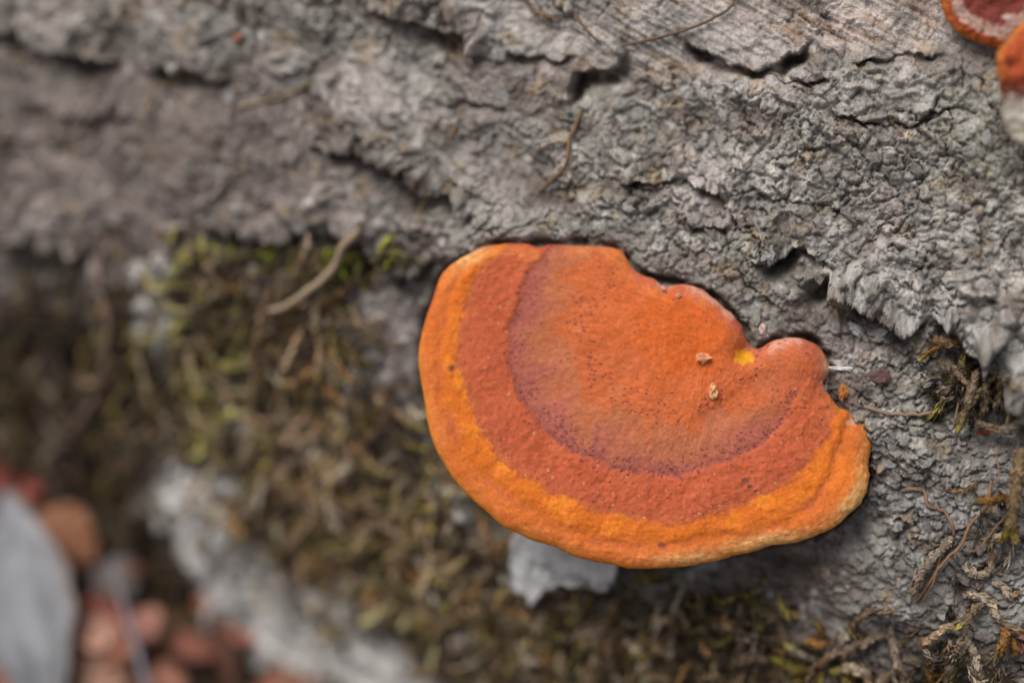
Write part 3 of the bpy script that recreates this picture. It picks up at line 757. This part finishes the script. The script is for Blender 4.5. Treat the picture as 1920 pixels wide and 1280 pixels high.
fibre([(520,530),(505,600),(495,680),(490,760)], .05, (.24, .15, .09), 'blurred upright brown stem among the moss', (.2, .3, .3))
fibre([(690,415),(640,500),(560,560),(520,570)], .06, (.36, .27, .18), 'pale tan dead stem slanting over the moss', (.3, .45, .3))

def leafy(P, rad, m, L_, w_, flare, rg, seed=0):
    """small pointed leaves set spirally on a stem; one quad each -> verts, faces, position along the stem"""
    n = len(P); tn = np.gradient(P, axis=0); tn /= np.linalg.norm(tn, axis=1, keepdims=True)+1e-9
    a = np.cross(tn, (.3, -.5, .81)); a /= np.linalg.norm(a, axis=1, keepdims=True)+1e-9; b = np.cross(tn, a)
    u = np.linspace(.02, .985, m); f = u*(n-1); i = np.minimum(f.astype(int), n-2); fr = (f-i)[:, None]
    I = lambda X: X[i]*(1-fr)+X[i+1]*fr
    ph = np.arange(m)*2.4+rg.uniform(0, 6); r = (rad[i]*(1-fr[:, 0])+rad[i+1]*fr[:, 0])[:, None]
    T_, d = I(tn), np.cos(ph)[:, None]*I(a)+np.sin(ph)[:, None]*I(b); sd_ = np.cross(T_, d)
    ln = (L_*rg.uniform(.6, 1.25, m)*np.interp(u, [0, .2, .8, 1], [.7, 1, 1, .75]))[:, None]; fl = np.clip(rg.normal(flare, .16, m), .0, 1.3)[:, None]
    base = I(P)+d*r*.8; ax_ = np.cos(fl)*T_+np.sin(fl)*d
    mid = base+ax_*ln*.42+d*ln*.06; tip = base+ax_*ln-d*ln*.06; hw = sd_*(w_*.5*rg.uniform(.7, 1.2, m))[:, None]
    V = np.stack([base, mid+hw, tip, mid-hw], 1).reshape(-1, 3)
    return V, np.arange(m*4).reshape(m, 4), np.repeat(u, 4)

# moss shoots close to the camera, one by one
def shoot(pts, w, body, tip, label, lift=(.04, .10, .08), group='ringed moss shoots on the lower bark', branches=()):
    P = strand(pts, lift)
    L_ = np.concatenate([[0], np.cumsum(np.linalg.norm(np.diff(P, axis=0), axis=1))])
    step = max(.012, L_[-1]/160); n = max(12, int(L_[-1]/step)); x = np.linspace(0, L_[-1], n); P = np.stack([np.interp(x, L_, P[:, i]) for i in range(3)], 1)
    u = x/L_[-1]
    w = w*.80
    prof = np.interp(u, [0, .08, .65, .9, 1], [.8, 1, 1.0, .6, .08])*w
    r = prof*(.80+.30*fbm(x/.16, x*0+pts[0][0], 2, 61))
    V, F = tube(P, r, 8)
    ja = fbm(np.repeat(x, 8)*9, np.tile(np.arange(8), n)*1.7, 3, int(pts[0][1]))
    rg_ = np.random.default_rng(int(pts[0][0]*7+pts[0][1])); m = int(min(420, 20+L_[-1]/.0065))
    V2, F2_, u2 = leafy(P, r, m, .115, w*1.25, .16, rg_)
    vu = np.concatenate([np.repeat(u, 8), u2]); ja = np.concatenate([ja-.5, np.repeat(rg_.normal(0, .45, m), 4)])
    V = np.concatenate([V, V2]); F = np.concatenate([F, F2_+8*n])
    c = lerp(np.zeros((len(V), 3))+body, tip, sstep(.60, .98, vu+.08*ja)); c = np.maximum(c*(.85+.5*ja)[:, None], np.array(body)*.25)
    o = mk('moss_shoot', V, F, MAT['moss'], None, P[0], np.clip(c, .01, .8))
    tag(o, label, 'moss', group)
BEI, OLI, YEL, RUS = (.40, .31, .22), (.17, .125, .025), (.30, .25, .035), (.26, .125, .03)
TAN = (.24, .165, .105)
G = 'ringed moss shoots on the lower bark'
shoot([(1810,1165),(1812,1190),(1798,1215),(1785,1240),(1778,1290)], .105, BEI, TAN, 'thick pale ringed moss stem, left prong of a fork'.replace('left', 'straighter'))
shoot([(1815,1200),(1830,1225),(1836,1255),(1828,1300)], .085, BEI, RUS, 'thick pale ringed moss stem, shorter prong of a fork')
shoot([(1845,1120),(1825,1130),(1810,1150),(1800,1160)], .075, TAN, YEL, 'tan moss shoot with bright yellow point above the forked stem', (.2, .3, .25))
shoot([(1790,1163),(1768,1168),(1750,1185),(1732,1198)], .075, (.40, .28, .17), RUS, 'fat cream and rust moss bud beside the forked stem', (.15, .25, .15))
shoot([(1740,1238),(1748,1255),(1755,1290)][::-1], .08, RUS, OLI, 'rusty moss shoot pointing up at the lower bark', (.1, .25, .2))
shoot([(1808,1108),(1835,1110),(1855,1118),(1868,1140),(1885,1160)], .065, BEI, TAN, 'knobbly beige moss stem running down to rusty tips', (.1, .2, .2))
shoot([(1860,1090),(1880,1095),(1890,1110),(1905,1108)], .06, BEI, RUS, 'short hooked beige moss stem with reddish tip')
shoot([(1875,1150),(1895,1160),(1915,1172)], .055, TAN, RUS, 'small rusty moss shoot branching from the knobbly stem', (.2, .25, .2))
shoot([(1885,1160),(1884,1185),(1872,1218)], .08, RUS, YEL, 'rusty moss shoot with blunt yellow tip', (.2, .3, .25))
shoot([(1895,1185),(1905,1200),(1900,1215)], .05, RUS, OLI, 'tiny olive moss bud behind the blunt yellow tip', (.15, .2, .15))
shoot([(1785,1005),(1760,1030),(1735,1055),(1720,1085),(1712,1105)], .09, (.30, .23, .18), TAN, 'stout grey-brown moss twig leaning over pale bark', (.08, .2, .15))
shoot([(1805,1060),(1830,1070),(1855,1065),(1862,1035)], .065, BEI, TAN, 'beige curved moss stem under the long rootlet')
shoot([(1915,830),(1905,880),(1900,930),(1898,960),(1905,1000)], .10, (.24, .16, .08), OLI, 'long brown moss shoot hanging with forked olive end', (.35, .45, .3))
shoot([(1895,925),(1870,922),(1835,928)], .075, RUS, OLI, 'short rusty moss side shoot on the long hanging one', (.3, .38, .3))
shoot([(1890,960),(1888,985),(1880,1000)], .06, OLI, YEL, 'blunt olive moss lobe on the long hanging shoot', (.3, .35, .25))
shoot([(1925,765),(1900,785),(1875,795)], .09, (.28, .22, .16), TAN, 'grey-brown broken moss stem under the bark flap', (.5, .55, .45))
shoot([(1830,690),(1822,720),(1810,760),(1800,795)], .07, TAN, YEL, 'drooping moss shoot with bright yellow tip below the bark flap', (.35, .4, .25))
shoot([(1845,700),(1848,740),(1838,780)], .05, TAN, OLI, 'slim drooping moss shoot below the bark flap', (.3, .3, .2))
shoot([(1872,710),(1890,750),(1910,790)], .06, OLI, OLI, 'olive moss shoot reaching out from the flap hollow', (.3, .4, .4))
shoot([(1785,680),(1800,700),(1815,715)], .05, TAN, OLI, 'small crooked moss shoot at the flap edge', (.2, .25, .25))
shoot([(1830,785),(1850,792),(1880,800)], .06, TAN, (.2,.15,.05), 'brown moss shoot lying flat beneath the flap', (.2, .25, .3))
shoot([(1760,645),(1745,655),(1732,665)], .04, RUS, YEL, 'tiny yellow-tipped moss bud at the end of the bark flap', (.2, .25, .2))
shoot([(1745,632),(1775,640),(1805,640),(1820,660)], .09, (.30, .18, .09), (.34, .19, .06), 'shaggy orange-brown moss roll tucked under the bark flap', (.15, .2, .2))
shoot([(1675,1140),(1640,1135),(1612,1148),(1602,1170),(1598,1188)][::-1], .065, TAN, TAN, 'arched brown moss stem standing over cracked bark', (.1, .25, .12))
shoot([(1660,1185),(1620,1195),(1590,1205),(1562,1215),(1540,1232)], .07, (.26, .185, .125), RUS, 'brown moss stem joining the olive rosette', (.1, .2, .2))
shoot([(1560,1195),(1540,1192),(1518,1190)], .08, RUS, OLI, 'short olive-rust moss lobe topping the rosette', (.15, .25, .2))
shoot([(1552,1185),(1546,1170),(1540,1155)], .05, RUS, OLI, 'upright rusty moss point on the rosette', (.15, .25, .25))
shoot([(1530,1225),(1505,1208),(1485,1196)], .08, (.30, .24, .16), YEL, 'pale moss shoot ending in a yellow-green point', (.15, .28, .25))
shoot([(1530,1245),(1500,1235),(1465,1220)], .09, OLI, YEL, 'broad olive moss shoot ending in a green point', (.15, .28, .25))
shoot([(1640,1290),(1630,1255),(1610,1235),(1590,1238),(1568,1245)], .09, BEI, YEL, 'curled ringed moss shoot with lime green tip', (.12, .28, .2))
shoot([(1672,1165),(1676,1200),(1684,1235),(1700,1265),(1720,1300)], .08, (.27, .20, .15), TAN, 'long ringed brown moss stem running down the bark')
shoot([(1690,1250),(1665,1262),(1640,1280),(1625,1300)], .08, TAN, TAN, 'ringed brown moss stem branching from the long one')
shoot([(1480,1240),(1478,1265),(1468,1300)], .085, (.36, .30, .20), TAN, 'pale ribbed moss stem under the olive shoots')
shoot([(1560,1262),(1545,1278),(1530,1300)], .085, (.33, .28, .22), TAN, 'pale grey ringed moss stem below the curled shoot')
shoot([(1600,1262),(1598,1285),(1590,1310)], .07, OLI, RUS, 'dark olive moss stump below the lime green tip')
shoot([(1425,1140),(1450,1150),(1470,1175),(1485,1205)], .08, TAN, (.2,.15,.04), 'soft brown moss strand curving over dark wood')
shoot([(1400,1120),(1425,1125),(1445,1135)], .06, OLI, OLI, 'dim green moss lobe in the shade of the cap', (.1, .15, .12))
shoot([(1468,1178),(1480,1210),(1486,1240)], .06, (.3,.2,.13), TAN, 'thin tan moss strand left of the rosette'.replace('left of', 'beside'))

# moss mats: countless shoots, one object each
MOSS_GAIN = 1.4
def mat_of_moss(spots, pal, label, seed, keep_off=True):
    rg = np.random.default_rng(seed); Vs, Fs, Cs = [], [], []; off = 0
    for cx, cy, rx, ry, num, ln, wd, dark in spots:
        for _ in range(num):
            x, y = cx+rx*.62*rg.standard_normal(), cy+ry*.62*rg.standard_normal()
            if not (-420 < x < 2060 and -100 < y < 1440): continue
            if keep_off and rg.random() < .85 and any(bool(inside(np.array(x+q*.1), np.array(y+q), STRIP)) for q in (0, 45, 90)): continue
            if rg.random() < 1.3*math.exp(-((x-740)/80)**2-((y-600)/130)**2): continue
            s, t, h = pick(np.array([x]), np.array([y]))
            ang = math.radians(90+rg.normal(10, 48)); Ln = ln*rg.uniform(.5, 1.5); curl = rg.normal(0, 1.1); n = 8
            u = np.linspace(0, 1, n); aa = ang+curl*u
            dx = np.cumsum(np.cos(aa))*Ln/n; dy = np.cumsum(np.sin(aa))*Ln/n
            ss = s + (FS[0]*dx+FS[1]*dy)/.0072; tt = t + (FT[0]*dx+FT[1]*dy)/.0072
            hh_ = .35*h_at(ss, tt)+.65*h; hi = rg.uniform(.0, .30)
            P = base_pt(ss, tt, hh_+.01+hi*np.sin(np.pi*np.clip(u*.85+.12, 0, 1))+rg.uniform(-.05, .10))
            w = wd*rg.uniform(.55, 1.35)
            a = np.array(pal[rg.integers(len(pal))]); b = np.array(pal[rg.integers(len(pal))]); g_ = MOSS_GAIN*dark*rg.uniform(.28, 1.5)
            rr = .3*w*np.interp(u, [0, .15, .7, 1], [.7, 1, .8, .2])
            V, F = tube(P, rr, 4)
            k = np.repeat(sstep(.4, 1, u), 4)[:, None]; Cs.append((a*(1-k)+b*k)*g_*.8); Vs.append(V); Fs.append(F+off); off += len(V)
            m = int(14+Ln*34); V, F, lu = leafy(P, rr, m, .13*rg.uniform(.8, 1.5), w*.95, .42, rg)
            k = sstep(.35, 1, lu)[:, None]; jit = np.repeat(rg.uniform(.65, 1.4, m), 4)[:, None]
            Cs.append((a*(1-k)+b*k)*g_*jit); Vs.append(V); Fs.append(F+off); off += len(V)
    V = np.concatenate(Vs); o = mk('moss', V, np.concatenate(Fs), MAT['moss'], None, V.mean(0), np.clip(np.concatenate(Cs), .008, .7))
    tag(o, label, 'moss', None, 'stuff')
PAL_BR = [(.28,.21,.10), (.38,.29,.19), (.18,.115,.065), (.10,.065,.038), (.27,.18,.11), (.25,.13,.045), (.17,.12,.04), (.40,.31,.23), (.045,.03,.02), (.26,.20,.05), (.13,.085,.05), (.05,.035,.022)]
PAL_YG = [(.30,.26,.08), (.24,.20,.06), (.36,.31,.15), (.18,.13,.05), (.26,.19,.11)]
PAL_GR = [(.15,.16,.015), (.18,.18,.02), (.13,.10,.05), (.16,.11,.07), (.08,.06,.03)]
mat_of_moss([(630,850,210,190,430,.95,.058,1), (780,960,110,110,120,.85,.055,1), (560,960,90,70,70,.9,.06,1), (600,600,130,60,60,.8,.055,1)], PAL_BR, 'tangled brown and olive moss mat on the log flank', 21)
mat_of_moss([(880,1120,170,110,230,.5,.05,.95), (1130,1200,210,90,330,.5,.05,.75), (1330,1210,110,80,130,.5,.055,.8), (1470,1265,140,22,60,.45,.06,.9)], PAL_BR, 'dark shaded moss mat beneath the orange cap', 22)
mat_of_moss([(390,620,40,100,36,.7,.07,1.0), (400,460,50,40,22,.5,.06,1.05), (430,780,50,60,30,.7,.06,1), (740,1080,90,60,50,.6,.055,1.05)], PAL_YG, 'pale yellow-green moss tufts on the log flank', 23)
mat_of_moss([(600,470,150,26,70,.35,.055,1), (700,465,60,16,30,.3,.06,1.15)], PAL_GR, 'fresh green moss tucked under the bark step', 24)
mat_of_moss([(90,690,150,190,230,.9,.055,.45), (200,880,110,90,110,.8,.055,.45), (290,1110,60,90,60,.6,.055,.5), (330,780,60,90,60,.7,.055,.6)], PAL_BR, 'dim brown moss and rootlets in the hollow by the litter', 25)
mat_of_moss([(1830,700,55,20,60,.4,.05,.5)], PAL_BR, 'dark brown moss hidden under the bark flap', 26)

mat_of_moss([(1530,1260,150,40,40,.45,.05,.5), (1820,1210,110,80,30,.35,.045,.5), (1840,980,70,90,9,.35,.04,.6), (1420,1190,80,60,50,.5,.05,.5), (1330,1130,80,40,30,.4,.045,.45)], PAL_BR, 'sparse dried brown moss strewn over the lower bark', 27)
mat_of_moss([(450,960,70,90,16,.8,.05,.9), (640,1130,80,60,20,.8,.05,.95), (480,520,120,50,50,.6,.05,.9), (250,620,60,140,60,.9,.05,.7)], PAL_BR, 'stray moss strands trailing over the white bark', 28, False)

# ------------------------------------------------------------------ crumbs and scraps
def crumb(px, py, size, tint, label, name='wood_crumb', on_cap=True, stretch=(1, 1, .7), seed=1, cat='crumb', ang=0):
    th, ph = np.meshgrid(np.linspace(0, np.pi, 7), np.linspace(0, 2*np.pi, 8, endpoint=False), indexing='ij')
    d = np.stack([np.sin(th)*np.cos(ph), np.sin(th)*np.sin(ph), np.cos(th)], -1)
    r = size*(1+.75*fbm(d[..., 0]*1.6+seed*3, d[..., 1]*1.6+d[..., 2]*1.3, 3, 700+seed))
    v = d*r[..., None]*np.array(stretch)
    ca_, sa_ = math.cos(ang), math.sin(ang)
    v = np.stack([v[..., 0]*ca_-v[..., 1]*sa_, v[..., 0]*sa_+v[..., 1]*ca_, v[..., 2]], -1)
    if on_cap:
        p = plane_pt(np.array(float(px)), np.array(float(py))); n = M3 @ ncap
        p = p + n*(float(main_h(np.array([px*1.]), np.array([py*1.]), np.array([2.]))[0])+size*.3)
    else:
        s, t, h = pick(np.array(float(px)), np.array(float(py))); n = nrm(t); p = base_pt(s, t, h+size*.35)
    x = unit(M3[:, 0]-n*(M3[:, 0] @ n)); y = np.cross(n, x)
    V = p + v[..., :1]*x+v[..., 1:2]*y+v[..., 2:]*n
    o = mk(name, V.reshape(-1, 3), grid_faces(7, 8, True), MAT['crumb'], None, p-n*size*.3, (np.zeros((V.size//3, 3))+tint)*np.random.default_rng(seed).uniform(.7, 1.2, (V.size//3, 1)), False)
    tag(o, label, cat)
crumb(1316, 673, .085, (.72, .30, .14), 'pale orange crumb lying on the cap near its notch', stretch=(1.3, .75, .6), seed=2)
crumb(1335, 735, .085, (.66, .34, .14), 'angular tan crumb on the middle of the orange cap', stretch=(.8, 1.1, .6), seed=4)
crumb(1581, 733, .085, (.42, .15, .03), 'glossy amber scrap on the bark beside the cap lobe', 'bark_scrap', False, (.75, 1.25, .5), 6, 'scrap')
crumb(1243, 543, .03, (.75, .42, .30), 'tiny pale grain at the back edge of the cap', seed=7)
crumb(1270, 556, .03, (.70, .36, .24), 'tiny pinkish grain just in front of the back edge', seed=8)
crumb(1577, 690, .05, (.60, .57, .54), 'small white splinter on the bark next to the lobe', 'wood_splinter', False, (3.2, .5, .5), 9, 'splinter')
crumb(1605, 617, .075, (.55, .54, .54), 'white bark scrap on the grey bark below the cavity', 'bark_scrap', False, (2.2, .9, .5), 10, 'scrap', -.5)
crumb(1430, 617, .06, (.55, .40, .34), 'pinkish bark scrap beside the cap notch', 'bark_scrap', False, (.9, 1.2, .6), 11, 'scrap')
crumb(1650, 705, .12, (.12, .065, .055), 'dark red-brown bark scrap between the lobe and the flap', 'bark_scrap', False, (1.3, .9, .3), 12, 'scrap')
crumb(1842, 808, .07, (.32, .06, .03), 'small brick-red scrap under the flap moss', 'bark_scrap', False, (1.3, .7, .5), 13, 'scrap')
crumb(1918, 1205, .10, (.45, .20, .15), 'pinkish scrap at the end of the moss shoots', 'bark_scrap', False, (.8, 1.3, .4), 14, 'scrap')
crumb(447, 70, .06, (.42, .14, .05), 'blurred orange speck on the upper bark', 'bark_scrap', False, (1, 1, .5), 15, 'scrap')

# ------------------------------------------------------------------ the litter on the ground
gn = 90; gu = np.concatenate([-np.geomspace(1200, 40, 20), np.linspace(-38, 38, 90), np.geomspace(40, 1200, 20)])
GXX, GYY = np.meshgrid(gu, gu, indexing='ij')
gh = .5*fbm(GXX/4, GYY/4, 4, 801) - .25
gc = lerp(np.zeros(GXX.shape+(3,))+(.055, .038, .026), (.13, .075, .045), sstep(0, .5, fbm(GXX/2, GYY/2, 4, 811)))
g = mk('ground', np.stack([GXX, GYY, gh+GROUND-.3], -1).reshape(-1, 3), grid_faces(len(gu), len(gu))[:, ::-1], MAT['soil'], None, (0, 0, GROUND), gc.reshape(-1, 3))
tag(g, 'dark soil and rotted litter beside the log', 'ground', None, 'structure')
def on_ground(px, py, z):
    d = ray(np.asarray(px, float), np.asarray(py, float)); k = (GROUND+z-CAM[2])/d[..., 2]; return CAM+d*k[..., None]
def leaf(a, b, width, z, tint, label, bend=.3, roll=0., name='fallen_leaf', tip=1.0, vein=None, prof=None):
    A_, B_ = on_ground(np.array(float(a[0])), np.array(float(a[1])), z[0]), on_ground(np.array(float(b[0])), np.array(float(b[1])), z[1])
    L_ = np.linalg.norm(B_-A_); x = (B_-A_)/L_; y = unit(np.cross((0, 0, 1.), x)); zz = np.cross(x, y)
    y, zz = y*math.cos(roll)+zz*math.sin(roll), -y*math.sin(roll)+zz*math.cos(roll)
    nu_, nv_ = 36, 17; u = np.linspace(0, 1, nu_); v = np.linspace(-1, 1, nv_)
    UU, VV = np.meshgrid(u, v, indexing='ij')
    w = width*.5*(np.sin(np.pi*UU**.85)**1.05 if prof is None else np.interp(UU, *prof))*(1+.06*fbm(UU*6, VV*0+width, 2, int(a[0])+900))+.01
    hgt = bend*L_*.25*np.sin(np.pi*UU)+.35*w*np.abs(VV)**1.6*.5+.06*fbm(UU*5, VV*2+a[1], 3, 903)-.03*np.exp(-(VV/.08)**2)
    P = A_+UU[..., None]*L_*x+(w*VV)[..., None]*y+hgt[..., None]*zz
    nn = zz*.035
    V = np.concatenate([P.reshape(-1, 3)+nn, P.reshape(-1, 3)-nn])
    f = grid_faces(nu_, nv_); N = nu_*nv_
    bidx = np.concatenate([np.arange(nv_), np.arange(1, nu_)*nv_+nv_-1, (nu_-1)*nv_+np.arange(nv_-2, -1, -1), np.arange(nu_-2, -1, -1)*nv_])
    side = np.stack([bidx, np.roll(bidx, -1), np.roll(bidx, -1)+N, bidx+N], 1)
    F = np.concatenate([f, f[:, ::-1]+N, side])
    c = np.zeros((nu_, nv_, 3))+tint; c = c*(1+.45*fbm(UU*4+a[0], VV*2, 4, 907))[..., None]
    c = lerp(c, np.array(tint)*1.25, .6*np.exp(-(VV/.07)**2))
    if vein is not None: c = lerp(c, vein, sstep(.75, 1, np.abs(VV))*.6)
    c = np.clip(np.concatenate([c.reshape(-1, 3)]*2), .01, .8)
    o = mk(name, V, F, MAT['leaf'], None, A_, c); tag(o, label, 'leaf')
leaf((14, 918), (95, 1345), 1.75, (1.0, .5), (.235, .235, .25), 'large grey upturned dead leaf with a pointed end', .35, .1, vein=(.30, .22, .15), prof=([0, .1, .25, .45, .6, .8, 1], [.03, .3, .7, 1, .95, .6, .2]))
leaf((75, 955), (185, 1060), 1.1, (.5, .3), (.30, .13, .07), 'orange-brown leaf tucked behind the grey leaf', .6, .2)
leaf((40, 905), (110, 890), .9, (.3, .5), (.28, .07, .055), 'dull red leaf above the orange-brown leaf', .4, -.2)
leaf((-30, 900), (30, 880), .8, (.3, .2), (.24, .06, .04), 'dark red leaf edge behind the grey leaf tip', .3, .3)
leaf((150, 1185), (245, 1140), 1.0, (.45, .5), (.34, .11, .085), 'reddish leaf crossed by the grey twig', .5, .3)
leaf((140, 1195), (235, 1185), .6, (.7, .6), (.55, .30, .22), 'pale salmon leaf scrap beside the grey twig', .5, 0)
leaf((180, 1225), (260, 1215), .55, (.5, .5), (.40, .17, .11), 'small curled orange leaf below the salmon scrap', .6, -.1)
leaf((262, 1140), (292, 1200), .6, (.5, .5), (.42, .20, .15), 'narrow pinkish leaf on the log side of the twig', .4, .2)
leaf((140, 1290), (250, 1250), .9, (.4, .3), (.36, .20, .14), 'tan leaf lying at the foot of the twig', .4, .1)
leaf((-20, 1300), (60, 1250), .9, (.2, .2), (.30, .10, .08), 'brick-brown leaf under the grey leaf', .4, .1)
leaf((290, 1290), (350, 1265), .7, (.3, .3), (.40, .18, .12), 'orange leaf scrap against the foot of the log', .3, .1)
leaf((-20, 830), (20, 790), .8, (.4, .5), (.30, .12, .09), 'rosy brown leaf against the mossy hollow', .3, .1)
leaf((100, 1180), (150, 1260), .8, (.2, .2), (.20, .11, .07), 'dark brown leaf under the reddish leaf', .3, .1)
leaf((60, 1250), (130, 1330), .9, (.1, .1), (.16, .09, .06), 'blackish brown leaf under the grey leaf stem end', .3, .1)
tw = on_ground(np.array([212., 225., 240., 255., 270., 290.]), np.array([1055., 1110., 1160., 1210., 1265., 1340.]), np.array([1.25, 1.2, 1.1, 1.05, 1.0, .9]))
V, F = tube(catmull(tw, 6, False), np.linspace(.04, .065, 31), 8); o = mk('twig', V, F, MAT['fibre'], None, tw[-1], np.zeros((len(V), 3))+(.24, .225, .25)); tag(o, 'thin grey twig standing in the red leaves', 'twig')
# countless leaf scraps that carpet the soil
rg = np.random.default_rng(77); Vs, Fs, Cs = [], [], []; off = 0
ctr = on_ground(np.array(100.), np.array(1150.), 0)
pal = [(.34,.12,.08), (.26,.09,.06), (.38,.19,.12), (.18,.08,.05), (.34,.15,.10), (.10,.06,.04), (.30,.26,.24)]
for k in range(900):
    q = ctr[:2]+rg.normal(0, 1, 2)*(9 if k < 500 else 26)
    l, w = rg.uniform(.8, 2.4), rg.uniform(.35, 1.1); yaw = rg.uniform(0, 6.28); x = np.array((math.cos(yaw), math.sin(yaw), rg.normal(0, .25))); x = unit(x)
    y = unit(np.cross((rg.normal(0, .3), rg.normal(0, .3), 1), x)); zz = np.cross(x, y)
    u, v = np.meshgrid(np.linspace(0, 1, 7), (-1, 0, 1), indexing='ij')
    ww = w*.5*np.sin(np.pi*np.clip(u, .03, .97))**.8
    P = np.array((q[0], q[1], GROUND-.15+rg.uniform(0, .35)))+(u-.5)[..., None]*l*x+(ww*v)[..., None]*y+(.15*w*np.abs(v)+.2*np.sin(3*u))[..., None]*zz
    V1 = P.reshape(-1, 3); V = np.concatenate([V1, V1-zz*.03]); f = grid_faces(7, 3)
    Vs.append(V); Fs.append(np.concatenate([f, f[:, ::-1]+21])+off); off += len(V)
    Cs.append(np.zeros((len(V), 3))+np.array(pal[rg.integers(len(pal))])*rg.uniform(.6, 1.3))
o = mk('leaf_litter', np.concatenate(Vs), np.concatenate(Fs), MAT['leaf'], None, ctr, np.concatenate(Cs)); tag(o, 'brown carpet of small leaf scraps beside the log', 'leaf litter', None, 'stuff')
